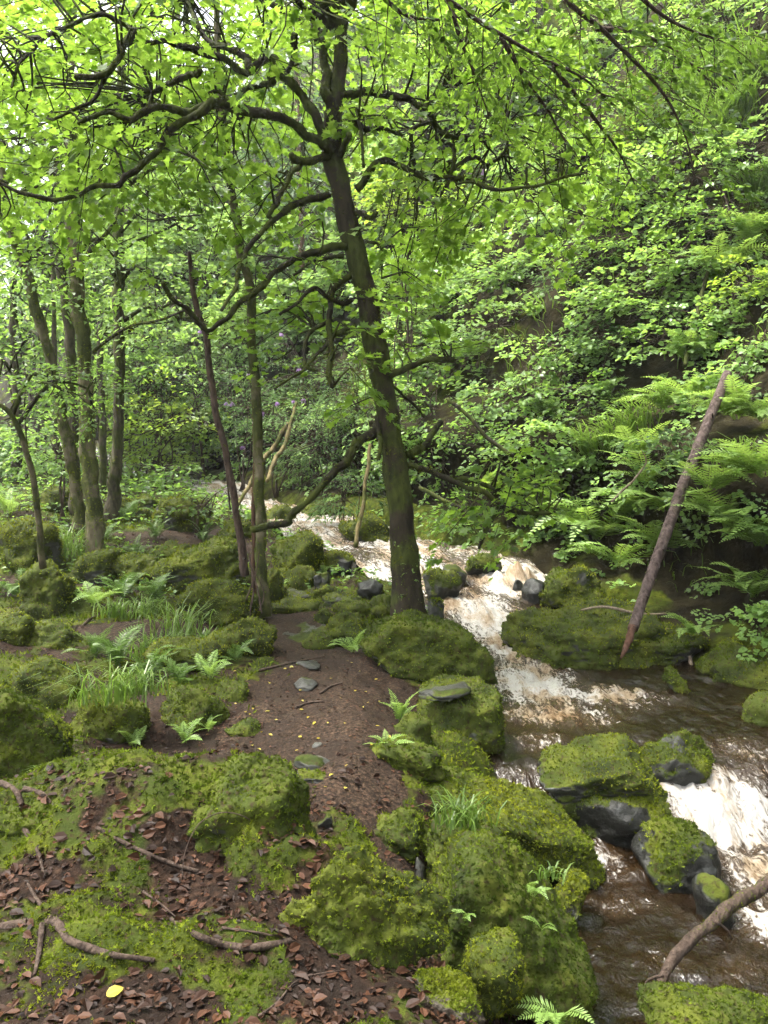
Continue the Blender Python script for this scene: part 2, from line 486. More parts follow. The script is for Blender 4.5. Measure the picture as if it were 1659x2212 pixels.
def scatter(V, T, w, count, rng=RNG):
    """Random points on triangles, weighted by area times the vertex weight w."""
    a = .5 * np.linalg.norm(np.cross(V[T[:, 1]] - V[T[:, 0]], V[T[:, 2]] - V[T[:, 0]]), axis=1)
    pr = a * w[T].mean(1)
    if pr.sum() <= 0 or count < 1: return np.zeros((0, 3)), np.zeros((0, 3)), np.zeros(0, int)
    k = rng.choice(len(T), int(count), p=pr / pr.sum())
    r1, r2 = np.sqrt(rng.random(len(k))), rng.random(len(k))
    A, B, C = V[T[k, 0]], V[T[k, 1]], V[T[k, 2]]
    p = A * (1 - r1)[:, None] + B * (r1 * (1 - r2))[:, None] + C * (r1 * r2)[:, None]
    return p, unit(np.cross(B - A, C - A)), k

def kites(p, dirs, side, L, W, bend=None):
    """One small folded blade for every point; returns vertices and quads."""
    L = L[:, None]; W = W[:, None]
    nrm = np.cross(dirs, side)
    V = np.stack([p, p + dirs * L * .5 + side * W * .5 + nrm * W * .15, p + dirs * L, p + dirs * L * .5 - side * W * .5 + nrm * W * .15], 1)
    n = len(p)
    F = np.arange(n * 4).reshape(n, 4)
    return V.reshape(-1, 3), F

def sprigs(acc, p, n, size, rng=RNG, flop=.9, sink=.25, off=0., tone=0.):
    """Moss: feathery shoots leaning over one another."""
    if not len(p): return
    m = len(p)
    d = unit(n * .75 + rng.normal(size=(m, 3)) * flop * .55 + np.array([0, 0, .12]))
    s = unit(np.cross(d, rng.normal(size=(m, 3))))
    L = size * rng.uniform(.6, 1.5, m)
    V, F = kites(p - n * (size * sink), d, s, L, L * rng.uniform(.28, .5, m))
    hue = .52 + tone + .6 * fbm(off + p * 2.2, 3) + .05 * rng.normal(size=m)
    acc.add(V, [F], rnd=np.repeat(np.clip(rng.normal(.5, .25, m), 0, 1), 4), hue=np.repeat(np.clip(hue, 0, 1), 4))

def feathers(acc, p, n, size, rng, hue):
    """Moss seen close: shoots with side branches."""
    m = len(p)
    d = unit(n * .6 + rng.normal(size=p.shape) * .65 + np.array([0, -.05, .05])); s = unit(np.cross(d, n + rng.normal(size=p.shape) * .6))
    b0 = p - n * (size * .25)[:, None]
    rnd = np.clip(rng.normal(.55, .25, m), 0, 1)
    for (t0, a, l, w) in ((0, 0, 1.0, .2), (.2, 1, .55, .24), (.25, -1, .55, .24)):
        dd = unit(d + s * a * 1.1)
        ss = unit(np.cross(dd, np.cross(d, s)))
        V, F = kites(b0 + d * (size * t0)[:, None], dd, ss, size * l, size * w)
        acc.add(V, [F], rnd=np.repeat(rnd, 4), hue=np.repeat(hue, 4))

# the grid: fine near the camera, coarse far away
_t = np.linspace(-4.3, 4.3, 330)
gx = .2 + 1.15 * np.sinh(_t)
gy = np.concatenate([np.linspace(-8, .8, 24)[:-1], np.geomspace(.8, 80, 400)])
GX, GY = np.meshgrid(gx, gy)
GZ = H(GX, GY)
nx, ny = len(gx), len(gy)
GV = np.stack([GX, GY, GZ], -1).reshape(-1, 3)
gd = rdist(GX, GY).ravel()
ghz = GZ.ravel() - np.interp(GY.ravel(), _ZY, _ZZ)
# the steep bank leans out over its foot
ov = .75 * np.exp(-((ghz - 1.75) / .5) ** 2) * (gd > .8)
GV[:, 0] -= ov * .95; GV[:, 1] -= ov * .25
gm = path_mask(GX, GY).ravel()
MOSS_BARE = [(450, 1905, 150, 65, 1), (400, 1790, 100, 35, .9), (90, 1890, 150, 40, .8), (300, 2160, 320, 50, 1.1), (620, 1985, 150, 50, .9), (300, 1605, 190, 50, 1), (520, 1620, 130, 30, 1),
             (720, 2120, 130, 80, .7), (20, 1545, 40, 40, .8), (880, 1840, 60, 60, 1), (720, 1720, 60, 40, .8), (20, 1400, 60, 20, .7), (440, 1770, 70, 50, .8)]
MOSS_RICH = [(520, 1690, 190, 45, 1.2), (550, 1770, 90, 60, 1.2), (100, 1750, 120, 50, .6), (250, 2010, 170, 45, .9), (600, 1780, 80, 90, .8), (760, 1900, 90, 60, .6), (230, 1840, 90, 40, .5), (150, 1700, 120, 25, .6), (540, 2090, 90, 40, .5)]
gmoss = .80 - .20 * sstep(3.0, 2.8, GY).ravel() + .40 * fbm2(GX, GY, 1.1, 4, 31).ravel()
for lst, sg in ((MOSS_BARE, -1), (MOSS_RICH, 1)):
    for (u, v, ru, rv, s) in lst:
        c = G(u, v, 12)
        rx = px(ru, c[1]) ; ry = abs(G(u, v - rv, 14)[1] - G(u, v + rv, 12)[1]) * .5 + .05
        gmoss += sg * .55 * s * np.exp(-((GV[:, 0] - c[0]) / rx) ** 2 - ((GV[:, 1] - c[1]) / ry) ** 2)
gmoss = np.where(gm > -.15, np.minimum(gmoss, .62 - 1.2 * (gm + .15)), gmoss)
gmoss = np.clip(gmoss, 0, 1)

GV[:, 2] += .014 * sstep(-.05, .1, gm) * fbm2(GX, GY, 9, 3, 71).ravel() * (gd < -.3)
mlump = sstep(.45, .7, gmoss) * sstep(12, 7, GV[:, 1]) * (gd < -.3)
GV[:, 2] += mlump * (.03 + (.045 + .03 * sstep(4.5, 3.8, GV[:, 1])) * fbm2(GX, GY, 5.5, 3, 44).ravel())
ii = np.arange(nx * ny).reshape(ny, nx)
Q = np.stack([ii[:-1, :-1], ii[:-1, 1:], ii[1:, 1:], ii[1:, :-1]], -1).reshape(-1, 4)
qx = GV[Q, 0].mean(1); qy = GV[Q, 1].mean(1); qd = gd[Q].mean(1); qm = gm[Q].mean(1)
is_bed = (qx > xl(qy) - .05) & (qd < .05)
is_hill = qd >= .05
is_path = ~is_bed & ~is_hill & (qm > 0) & (qy > 3) & (qy < 14)
is_gnd = ~is_bed & ~is_hill & ~is_path
def sub(name, mask, mat, moss):
    q = Q[mask]
    idx, inv = np.unique(q, return_inverse=True)
    return mobj(name, GV[idx], [inv.reshape(q.shape)], mat, None, {'moss': moss[idx]}, True, kind='structure')
sub('ground', is_gnd, M['ground'], gmoss)
sub('path', is_path, M['earth'], gmoss)
sub('river_bed', is_bed, M['ground'], gmoss * 0)
hmoss = np.clip(.36 + .5 * fbm2(GX, GY, .5, 4, 77).ravel() + .3 * (gd < .7) - .8 * np.exp(-((ghz - 1.1) / .6) ** 2) * (gd > .8), 0, 1)
sub('hillside', is_hill, M['slope'], hmoss)

from mathutils.bvhtree import BVHTree
_bvh = BVHTree.FromPolygons([tuple(q) for q in GV.tolist()], [tuple(q) for q in Q.tolist()])
def G(u, v, ymax=75.0):
    """The same, on the finished land with its overhang."""
    d = ray(u, v)
    hit = _bvh.ray_cast(Vector((0, 0, CAMZ)), Vector(d.tolist()), 140)[0]
    return np.array(hit) if hit is not None else P(u, v, ymax)
def drop(p):
    """Moves points onto the nearest land."""
    return np.array([_bvh.find_nearest(Vector(q))[0] for q in p.tolist()])
# ------------------------------------------------------------------ the river
wy = np.concatenate([np.linspace(-4, 1.6, 20)[:-1], np.geomspace(1.6, 60, 500)])
ws = np.linspace(0, 1, 130)
WS, WY = np.meshgrid(ws, wy)
x0, x1 = xl(WY) - .35, xr(WY) + .35
WX = x0 + (x1 - x0) * WS
WZ = zwater(WX, WY)
FOAM = [(1560, 1770, 130, 90, .86), (1620, 1880, 100, 80, .84), (1490, 1715, 80, 30, .8), (1640, 1990, 80, 50, .8), (1600, 2110, 120, 45, .45),
        (1290, 1855, 70, 22, .75), (1600, 1625, 110, 40, .6), (1150, 1475, 130, 65, 1.0), (1300, 1505, 180, 28, .85), (1200, 1545, 180, 30, .82),
        (1090, 1400, 70, 50, .95), (1260, 1418, 70, 8, .9), (1160, 1600, 100, 26, .6), (1050, 1335, 100, 70, 1.05), (1100, 1255, 90, 45, 1.3), (985, 1300, 60, 40, 1), (1080, 1390, 60, 40, 1),
        (1330, 1955, 140, 22, .5), (1440, 2080, 110, 30, .42), (1330, 1890, 100, 20, .5)]
foam = np.full(WX.shape, .2)
foam = np.maximum(foam, sstep(9, 10.2, WY) * (.72 + .4 * perlin(np.stack([WX * 1.2, WY * .6, WX * 0], -1))))
def onwater(u, v):
    y = 5.0
    for _ in range(25):
        q = P(u, v, y)
        zz = float(np.interp(y, _ZY, _ZZ))
        d = ray(u, v); y = .5 * y + .5 * float(np.clip((zz - CAMZ) / d[2] * d[1], 1.5, 14)) if d[2] < 0 else y
    return P(u, v, y)
for (u, v, ru, rv, s) in FOAM:
    c = onwater(u, v); rx = px(ru, c[1]); ry = abs(onwater(u, v - rv)[1] - onwater(u, v + rv)[1]) * .5 + .06
    foam = np.maximum(foam, s * np.exp(-((WX - c[0]) / rx) ** 2 - ((WY - c[1]) / ry) ** 2))
slope = np.abs(np.gradient(WZ, axis=0)) / np.maximum(np.gradient(WY, axis=0), 1e-3)
turb = np.clip(foam + .25 * sstep(.1, .5, slope), 0, 1.2)
c3 = np.stack([WX * 4.6, WY * 3.2, WX * 0 + 2], -1)
rip = fbm(c3, 4); rid = 1 - np.abs(fbm(np.stack([WX * 4.0 + .5 * rip, WY * 2.6, WX * 0 + 9], -1), 3)) * 2
fine_ = fbm(np.stack([WX * 13, WY * 10, WX * 0 + 4], -1), 3)
amp = np.interp(WY, [0, 12, 30], [1, 1.1, 2])
WZ = WZ + amp * (.012 * rip + .010 * fine_ + turb * (.035 * rip + .03 * np.clip(rid, -1, 1) + .022 * fine_))
# the standing plume where the stream hits the bank
pc = onwater(1105, 1262)
pl = np.exp(-((WX - pc[0] - .08) / .34) ** 2 - ((WY - pc[1] - .1) / .22) ** 2)
WZ = WZ + pl * (.17 + .16 * fbm(np.stack([WX * 7, WY * 7, WX * 0], -1), 3))
wi = np.arange(WX.size).reshape(WX.shape)
WQ = np.stack([wi[:-1, :-1], wi[:-1, 1:], wi[1:, 1:], wi[1:, :-1]], -1).reshape(-1, 4)
flow = np.stack([WS * 3.0, WY, WY * 0], -1).reshape(-1, 3)
mobj('river', np.stack([WX, WY, WZ], -1).reshape(-1, 3), [WQ], M['water'], None,
     {'foam': np.clip(foam + .25 * sstep(.15, .6, slope), 0, 1).ravel(), 'flow': flow}, True, kind='structure',
     label='peat brown stream with white rapids tumbling past the boulders')

# ------------------------------------------------------------------ boulders
def ico(level):
    t = (1 + 5 ** .5) / 2
    V = np.array([(-1, t, 0), (1, t, 0), (-1, -t, 0), (1, -t, 0), (0, -1, t), (0, 1, t), (0, -1, -t), (0, 1, -t), (t, 0, -1), (t, 0, 1), (-t, 0, -1), (-t, 0, 1)], float)
    T = np.array([(0, 11, 5), (0, 5, 1), (0, 1, 7), (0, 7, 10), (0, 10, 11), (1, 5, 9), (5, 11, 4), (11, 10, 2), (10, 7, 6), (7, 1, 8),
                  (3, 9, 4), (3, 4, 2), (3, 2, 6), (3, 6, 8), (3, 8, 9), (4, 9, 5), (2, 4, 11), (6, 2, 10), (8, 6, 7), (9, 8, 1)])
    V = unit(V)
    for _ in range(level):
        e = np.sort(np.concatenate([T[:, [0, 1]], T[:, [1, 2]], T[:, [2, 0]]]), 1)
        u_, inv = np.unique(e, axis=0, return_inverse=True)
        inv = inv.ravel()
        mid = unit(V[u_[:, 0]] + V[u_[:, 1]]) ; n = len(T); b = len(V)
        V = np.concatenate([V, mid])
        a, c, d = inv[:n] + b, inv[n:2 * n] + b, inv[2 * n:] + b
        T = np.concatenate([np.stack([T[:, 0], a, d], 1), np.stack([a, T[:, 1], c], 1), np.stack([d, c, T[:, 2]], 1), np.stack([a, c, d], 1)])
    return V, T
ICO = {k: ico(k) for k in (1, 2, 3, 4, 5)}

def rock_shape(seed, level, sq=2.6, cuts=8, rough=.10, planes=()):
    r_ = np.random.default_rng(seed)
    N, T = ICO[level]
    r = (np.abs(N) ** sq).sum(1) ** (-1 / sq)
    for _ in range(cuts):
        m = unit(r_.normal(size=3)); c = r_.uniform(.62, .95)
        dt = N @ m
        lim = np.where(dt > .05, c / np.maximum(dt, .05), 9)
        k = 22.0                       # soft minimum keeps the worn edges
        r = -np.log(np.exp(-k * r) + np.exp(-k * np.minimum(lim, 4))) / k
    for m, c in planes:                # faces that give this stone its own outline
        dt = N @ unit(np.array(m, float)); lim = np.where(dt > .05, c / np.maximum(dt, .05), 9); k = 26.0
        r = -np.log(np.exp(-k * r) + np.exp(-k * np.minimum(lim, 4))) / k
    r = r / np.percentile(r, 85)
    r = r * (1 + rough * fbm(N * 1.5 + seed * 1.7, 3) + rough * .45 * fbm(N * 5 + seed, 4))
    V = N * r[:, None]
    lo, hi = V.min(0), V.max(0)
    return (V - (lo + hi) / 2) / ((hi - lo) / 2), T

def sit(u, v):
    d = ray(u, v)
    ys = np.geomspace(1.2, 30, 700)
    p = d[None, :] * (ys / d[1])[:, None] + np.array([0, 0, CAMZ])
    chan = (p[:, 0] > xl(p[:, 1])) & (rdist(p[:, 0], p[:, 1]) < .1)
    s = np.where(chan, np.maximum(H(p[:, 0], p[:, 1]), np.interp(p[:, 1], _ZY, _ZZ)), H(p[:, 0], p[:, 1]))
    k = np.nonzero(p[:, 2] < s)[0]
    return p[k[0] if len(k) else -1]

def boulder(name, label, u0, v0, u1, v1, y, moss=.6, seed=0, sq=2.6, dep=.85, tilt=0., mat='rock', cat='boulder', group=None, level=None, cuts=8, fur=1.0, sink=.12, rough=.10, bare_side=0., fix=False, planes=(), hue=None):
    if not fix and u1 < 600 and 1150 < v0 < 1460 and y > 5.8:      # the crowded stones of the left bank
        v0 -= .14 * (v1 - v0); u0, u1 = u0 - .05 * (u1 - u0), u1 + .05 * (u1 - u0)
    if not fix:                          # stand it where its foot meets the land or the water
        f = sit((u0 + u1) / 2, v1 - .06 * (v1 - v0))
        y = f[1] + .32 * dep * px(u1 - u0, f[1])
    if hue is None: hue = .26 if (u1 < 900 and y > 5.8) or cat == 'ledge' else 0.  # left bank moss coloured brighter as if lit; ledges have yellower moss
    w, h = px(u1 - u0, y), px(v1 - v0, y)
    c = P((u0 + u1) / 2, (v0 + v1) / 2, y)
    h2 = h * (1 + sink); c[2] -= h * sink / 2
    level = 5 if (u1 - u0) * (v1 - v0) > 34000 else (3 if (u1 - u0) * (v1 - v0) < 8000 else level or 4)
    V, T = rock_shape(seed, level, sq, cuts, rough, planes)
    a = math.radians(tilt)
    ca, sa = abs(math.cos(a)), abs(math.sin(a))
    if tilt:                            # keep the outline's size when the stone lies at a slant
        W = max(w * ca - h2 * sa, w * .35) / max(ca * ca - sa * sa, .3); Hh = max(h2 * ca - w * sa, h2 * .35) / max(ca * ca - sa * sa, .3)
    else: W, Hh = w, h2
    V = V * np.array([W / 2, max(W, Hh) * dep / 2, Hh / 2]) * 1.0
    lowz = np.clip(-V[:, 2] / (Hh * .5), 0, 1)
    V[:, :2] *= (1 + .16 * lowz)[:, None]          # the foot spreads into the ground
    R = np.array(Matrix.Rotation(a, 3, 'Y')) @ np.array(Matrix.Rotation(math.radians((seed * 37) % 23 - 11), 3, 'Z'))
    V = V @ R.T
    N = vnormals(V, T)
    mk = moss - .47 + N[:, 2] * .46 + .52 * fbm((V + c) * 2.6 + seed, 4) + .42 - bare_side * np.clip(N[:, 0], 0, 1)
    mk = sstep(.15, .75, mk) * (moss > .02)
    V = V + N * (mk * px(9, y) * (.2 + fbm((V + c) * (48 / y) + seed, 3)))[:, None]
    root = empty(name, c - np.array([0, 0, h2 * .45]), label=label, cat=cat, group=group)
    off = np.array([0, 0, h2 * .45])
    mobj('rock', V + off, [T], M[mat], root, {'moss': mk}, True)
    if moss > .15 and fur > 0:
        n = int((u1 - u0) * (v1 - v0) / 16 * 2.4 * fur * min(1, moss + .3))
        acc = Acc()
        p, nn, k = scatter(V + off, T, mk ** 2, n)
        if y < 4.6:
            p, nn = p[::2], nn[::2]
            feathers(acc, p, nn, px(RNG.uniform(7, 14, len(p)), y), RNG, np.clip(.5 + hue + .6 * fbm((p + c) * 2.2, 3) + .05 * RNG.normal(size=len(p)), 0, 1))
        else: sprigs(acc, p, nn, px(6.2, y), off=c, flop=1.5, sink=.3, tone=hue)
        if acc.n:
            acc2 = Acc(); acc2.V, acc2.F, acc2.A, acc2.n = acc.V, acc.F, acc.A, acc.n
            acc2.build('moss', M['sprig'], None, smooth=False, kind='stuff').parent = root
    return root

B = boulder
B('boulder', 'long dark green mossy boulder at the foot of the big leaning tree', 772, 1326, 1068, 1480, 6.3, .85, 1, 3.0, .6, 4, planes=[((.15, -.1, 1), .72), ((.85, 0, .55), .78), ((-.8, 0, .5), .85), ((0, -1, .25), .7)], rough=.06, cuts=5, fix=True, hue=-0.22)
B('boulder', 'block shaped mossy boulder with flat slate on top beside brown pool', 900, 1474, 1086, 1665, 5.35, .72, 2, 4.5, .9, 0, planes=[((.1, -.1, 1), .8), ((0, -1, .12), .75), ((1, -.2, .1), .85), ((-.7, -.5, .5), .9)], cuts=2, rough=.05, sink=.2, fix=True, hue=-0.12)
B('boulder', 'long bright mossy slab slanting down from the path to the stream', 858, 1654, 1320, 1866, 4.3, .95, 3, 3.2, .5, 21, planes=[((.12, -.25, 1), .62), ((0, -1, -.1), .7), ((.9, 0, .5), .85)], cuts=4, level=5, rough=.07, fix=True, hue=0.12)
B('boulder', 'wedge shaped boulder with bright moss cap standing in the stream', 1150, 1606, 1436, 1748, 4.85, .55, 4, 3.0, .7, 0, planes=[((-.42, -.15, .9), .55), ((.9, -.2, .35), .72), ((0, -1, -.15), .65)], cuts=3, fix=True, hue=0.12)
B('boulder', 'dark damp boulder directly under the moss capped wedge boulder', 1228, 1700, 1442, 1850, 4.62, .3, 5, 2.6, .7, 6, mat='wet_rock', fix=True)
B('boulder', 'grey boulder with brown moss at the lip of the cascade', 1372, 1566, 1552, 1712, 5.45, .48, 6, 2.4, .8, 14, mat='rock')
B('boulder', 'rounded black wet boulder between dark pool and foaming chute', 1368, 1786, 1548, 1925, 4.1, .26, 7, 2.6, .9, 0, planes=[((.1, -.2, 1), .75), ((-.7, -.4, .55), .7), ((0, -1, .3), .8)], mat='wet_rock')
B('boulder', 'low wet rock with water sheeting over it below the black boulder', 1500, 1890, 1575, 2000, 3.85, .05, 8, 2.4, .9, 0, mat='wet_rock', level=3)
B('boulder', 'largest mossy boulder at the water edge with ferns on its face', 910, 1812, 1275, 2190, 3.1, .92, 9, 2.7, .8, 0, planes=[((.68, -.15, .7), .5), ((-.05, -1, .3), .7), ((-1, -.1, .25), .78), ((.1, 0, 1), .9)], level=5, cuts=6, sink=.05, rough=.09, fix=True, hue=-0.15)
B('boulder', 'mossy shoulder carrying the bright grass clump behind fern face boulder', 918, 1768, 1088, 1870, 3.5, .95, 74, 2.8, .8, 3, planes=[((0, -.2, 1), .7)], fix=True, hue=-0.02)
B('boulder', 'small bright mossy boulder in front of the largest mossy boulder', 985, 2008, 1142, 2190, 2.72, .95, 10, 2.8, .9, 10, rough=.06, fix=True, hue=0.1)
B('boulder', 'low dark mossy hump beside the litter gully', 784, 1752, 916, 1832, 3.95, .9, 11, 2.5, 1, 0)
B('boulder', 'moss topped boulder cut off by the bottom right corner', 1375, 2138, 1720, 2330, 2.75, .6, 12, 2.6, .8, 4, level=5, fix=True)
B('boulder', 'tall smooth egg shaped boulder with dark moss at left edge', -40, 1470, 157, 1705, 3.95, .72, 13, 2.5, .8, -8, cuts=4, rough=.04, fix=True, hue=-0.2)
B('boulder', 'low mossy boulder behind the smooth egg shaped boulder', 15, 1418, 172, 1545, 4.7, .9, 14, 2.4, .9, 12)
B('boulder', 'mossy loaf shaped boulder by the path with fern below it', 345, 1474, 500, 1572, 5.0, .85, 15, 2.6, .8, 9)
B('boulder', 'mossy hummock carrying long grass left of the loaf boulder', 160, 1492, 335, 1610, 4.65, .9, 16, 2.2, .9, 12)
B('boulder', 'tiny mossy knob on the path edge', 488, 1560, 566, 1592, 4.75, .95, 17, 2.2, 1, 0, level=3)
B('boulder', 'low dark mossy stone on the path left edge', 462, 1476, 535, 1512, 5.4, .7, 18, 2.4, 1, 0, level=3)
B('rock_ledge', 'broad yellow mossy ledge with dark cliff face across the stream', 1080, 1304, 1420, 1436, 8.35, .72, 19, 3.6, 1.0, 2, planes=[((-.05, -.22, 1), .42), ((0, -1, .05), .75), ((-.8, -.5, .3), .8)], level=5, cuts=6, rough=.12, cat='ledge', sink=.3)
B('rock_ledge', 'mossy ledge at the foot of the leaning log', 1320, 1352, 1520, 1436, 8.0, .75, 20, 3.2, .8, -3, planes=[((0, -.25, 1), .6), ((0, -1, 0), .75)], cat='ledge', sink=.3)
B('rock_ledge', 'mossy rock step under ferns right of the upright stick', 1505, 1380, 1640, 1465, 7.8, .75, 21, 2.8, .9, 6, cat='ledge', sink=.3)
B('rock_ledge', 'low mossy rock at right edge of the brown pool', 1540, 1415, 1740, 1490, 7.2, .85, 22, 2.6, .8, 0, cat='ledge', sink=.3)
B('rock_ledge', 'stepped mossy rocks beside the white plume', 1150, 1215, 1310, 1330, 9.5, .72, 23, 2.8, .9, -12, cat='ledge', sink=.3, rough=.16)
B('boulder', 'little mossy stone standing alone in the brown pool', 1432, 1440, 1484, 1502, 6.75, .85, 24, 2.8, .9, -20, level=3)
B('boulder', 'mossy boulder cut off by right edge above the cascade', 1610, 1498, 1720, 1572, 6.0, .8, 25, 2.4, .9, 0, level=3)
B('boulder', 'dark slab overhanging the little fall left of the big tree', 696, 1186, 774, 1246, 11.0, .35, 26, 3.0, .9, 8, mat='wet_rock', level=3)
B('boulder', 'wet black rock that the little fall pours over', 768, 1250, 830, 1300, 10.2, .02, 27, 2.2, .9, 0, mat='wet_rock', level=3, rough=.18)
B('boulder', 'dark wet stone at left foot of the little fall', 680, 1238, 714, 1280, 10.6, .1, 28, 2.4, .9, 0, mat='wet_rock', level=3)
B('boulder', 'round grey boulder just right of the big trunk', 906, 1226, 1000, 1302, 9.5, .38, 29, 2.6, .9, 6, level=4)
B('boulder', 'dark rock shedding water behind the round grey boulder', 945, 1216, 1012, 1272, 10.3, .15, 30, 2.6, .9, 10, mat='wet_rock', level=3)
B('boulder', 'dark mossy boulder upstream of the white plume', 1006, 1194, 1084, 1250, 11.3, .5, 31, 2.3, .9, 4, mat='wet_rock', level=3)
B('boulder', 'black splashed rock right of the white plume', 1128, 1250, 1180, 1306, 10.0, .05, 32, 2.4, .9, 0, mat='wet_rock', level=3)
B('boulder', 'small black rock inside the white plume', 1106, 1252, 1130, 1284, 10.15, .0, 33, 2.4, .9, 0, mat='wet_rock', level=3, fur=0)
B('boulder', 'upright grey stone beside the roots of the big tree', 924, 1294, 960, 1345, 7.4, .3, 34, 2.8, .9, 0, level=3, fix=True)
B('boulder', 'large yellow mossy mound behind the thin upright trunks', 572, 1132, 708, 1262, 11.8, .95, 35, 2.4, .9, 14)
B('stone_slab', 'grey slate slab tilted below the yellow mossy mound', 580, 1224, 638, 1264, 10.6, .2, 36, 3.4, 1, 8, level=3, cat='slab')
B('boulder', 'moss draped block beside the tilted grey slate', 626, 1222, 682, 1280, 10.4, .85, 37, 2.8, 1, 0, level=3)
B('boulder', 'mossy boulder hugging the base of the thin upright trunk', 570, 1230, 610, 1306, 9.6, .9, 38, 2.4, 1, 0, level=3)
B('boulder', 'big green mossy boulder with pale grey patches', 326, 1170, 530, 1286, 8.9, .84, 39, 2.6, .8, -12, level=5, bare_side=0)
B('boulder', 'mossy boulder with bare grey left end', 243, 1206, 348, 1268, 9.1, .72, 40, 2.6, .9, 0)
B('boulder', 'moss topped boulder with a dark hollow beneath', 160, 1196, 262, 1270, 9.0, .72, 41, 2.6, .9, -10)
B('boulder', 'yellow mossy low stone behind the big green boulder', 324, 1178, 402, 1214, 10.4, .9, 42, 2.4, 1, 0, level=3)
B('boulder', 'dome shaped shaggy mossy boulder left of the thin trunk', 394, 1260, 556, 1356, 7.7, .92, 43, 2.3, .9, 6)
B('boulder', 'bright mossy dome where the path bends', 455, 1338, 592, 1430, 6.75, .95, 44, 2.3, .9, 8)
B('boulder', 'flat mossy slab with grass behind it', 322, 1382, 486, 1446, 6.2, .92, 45, 2.8, .8, 4)
B('boulder', 'dark mossy boulder with white lichen on top', 326, 1070, 458, 1152, 13.6, .74, 46, 2.4, .9, 4)
B('boulder', 'big triangular mossy boulder at left edge among ferns', -10, 1102, 160, 1246, 9.4, .74, 47, 2.4, .9, 18)
B('boulder', 'mossy hump half hidden by ferns below the triangular boulder', 58, 1224, 152, 1332, 8.0, .9, 48, 2.4, .9, 4)
B('boulder', 'low mossy bank at left edge above the brown litter', -30, 1328, 72, 1396, 6.4, .95, 49, 2.3, .9, 6)
B('boulder', 'low mossy bank beside the small bare earth clearing', 62, 1346, 182, 1402, 6.3, .95, 50, 2.3, .9, 6)
B('stone_slab', 'large flat wet grey slate lying across the path', 598, 1372, 718, 1404, 7.25, .12, 51, 3.4, 2.9, 2, planes=[((0, -.35, 1), .5)], cat='slab', cuts=3, rough=.03, sink=.0)
B('stone_slab', 'thin grey slate on mossy rocks by the thin trunk', 604, 1274, 686, 1300, 9.0, .25, 52, 3.6, 1.1, 3, level=3, cat='slab', cuts=3)
B('boulder', 'flat mossy rock under the thin grey slate', 580, 1292, 692, 1324, 8.7, .9, 53, 2.8, 1, 2, level=3)
B('boulder', 'small round mossy stone at the foot of the little fall', 680, 1266, 726, 1292, 9.3, .85, 54, 2.3, 1, 0, level=3)
B('stone_slab', 'bare wet slate between mossy stones near the little fall', 696, 1282, 790, 1312, 8.9, .25, 55, 3.4, 1.1, 4, level=3, cat='slab', cuts=3)
B('boulder', 'moss fringed rock right of the wet slate', 718, 1296, 810, 1328, 8.5, .9, 56, 2.6, 1, 2, level=3)
B('boulder', 'low mossy rock left of the big tree roots', 800, 1286, 860, 1318, 8.8, .8, 57, 2.5, 1, 0, level=3)
B('boulder', 'small mossy rock touching the big tree roots', 806, 1310, 854, 1340, 8.2, .9, 58, 2.4, 1, 0, level=3)
B('boulder', 'yellow mossy rock on the right side of the flat slate', 708, 1322, 792, 1374, 7.6, .95, 59, 2.5, 1, 5, level=3)
B('boulder', 'moss cushion on the back corner of the flat slate', 682, 1314, 720, 1350, 7.7, .95, 60, 2.3, 1, 0, level=3)
B('boulder', 'moss cushion on the front corner of the flat slate', 656, 1364, 720, 1404, 6.95, .95, 61, 2.3, 1, 0, level=3)
B('boulder', 'mossy ground hump left of the long dark green boulder', 710, 1350, 786, 1402, 7.2, .95, 62, 2.3, 1, 0, level=3)
B('boulder', 'mossy step below the block shaped boulder, ferns on top', 800, 1592, 960, 1672, 5.0, .9, 63, 2.5, .9, 8)
B('boulder', 'small mossy lump left of the block shaped boulder', 858, 1545, 930, 1610, 5.4, .9, 64, 2.4, .9, 0, level=3)
B('boulder', 'mossy flank sinking into the dark pool, right of fern face', 1180, 1880, 1282, 2010, 3.6, .6, 65, 2.4, .9, 18, level=4, mat='wet_rock')
B('boulder', 'far mossy boulder by the ivy clad trunks', 86, 1052, 152, 1108, 15.5, .9, 66, 2.4, 1, 0, level=3)
B('boulder', 'far mossy stone at foot of the straight dark trunk', 250, 1076, 292, 1120, 15.0, .9, 67, 2.4, 1, 0, level=3)
B('boulder', 'far flat mossy stone left of the lichen topped boulder', 272, 1098, 334, 1128, 14.6, .9, 68, 2.6, 1, 3, level=3)
B('boulder', 'far dark stone below the sunlit yellow bush', 294, 1072, 340, 1104, 16.5, .7, 69, 2.4, 1, 0, level=3)
B('rock_ledge', 'far yellow mossy rock step beside the upper rapids', 656, 1084, 738, 1118, 16.5, .85, 70, 3.0, 1, 3, level=3, cat='ledge')
B('rock_ledge', 'dark mossy bank behind the big trunk', 732, 1110, 850, 1176, 13.6, .6, 71, 2.8, 1, 5, level=3, cat='ledge')
B('boulder', 'mossy stone in mid stream under the broken mossy limb', 560, 1095, 640, 1140, 14.5, .85, 72, 2.4, 1, 0, level=3)
B('boulder', 'dark wet rock left of the distant white fall', 470, 1128, 560, 1165, 14.0, .7, 73, 2.4, 1, 0, level=3)
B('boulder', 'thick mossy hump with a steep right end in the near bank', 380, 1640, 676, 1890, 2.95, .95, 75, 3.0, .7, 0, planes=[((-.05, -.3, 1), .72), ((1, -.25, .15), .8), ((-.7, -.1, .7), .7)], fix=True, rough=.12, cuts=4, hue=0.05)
B('boulder', 'long low mossy ridge at the left of the near bank', -70, 1692, 440, 1815, 3.0, .9, 76, 2.8, .35, -2, fix=True, rough=.14, cuts=4)
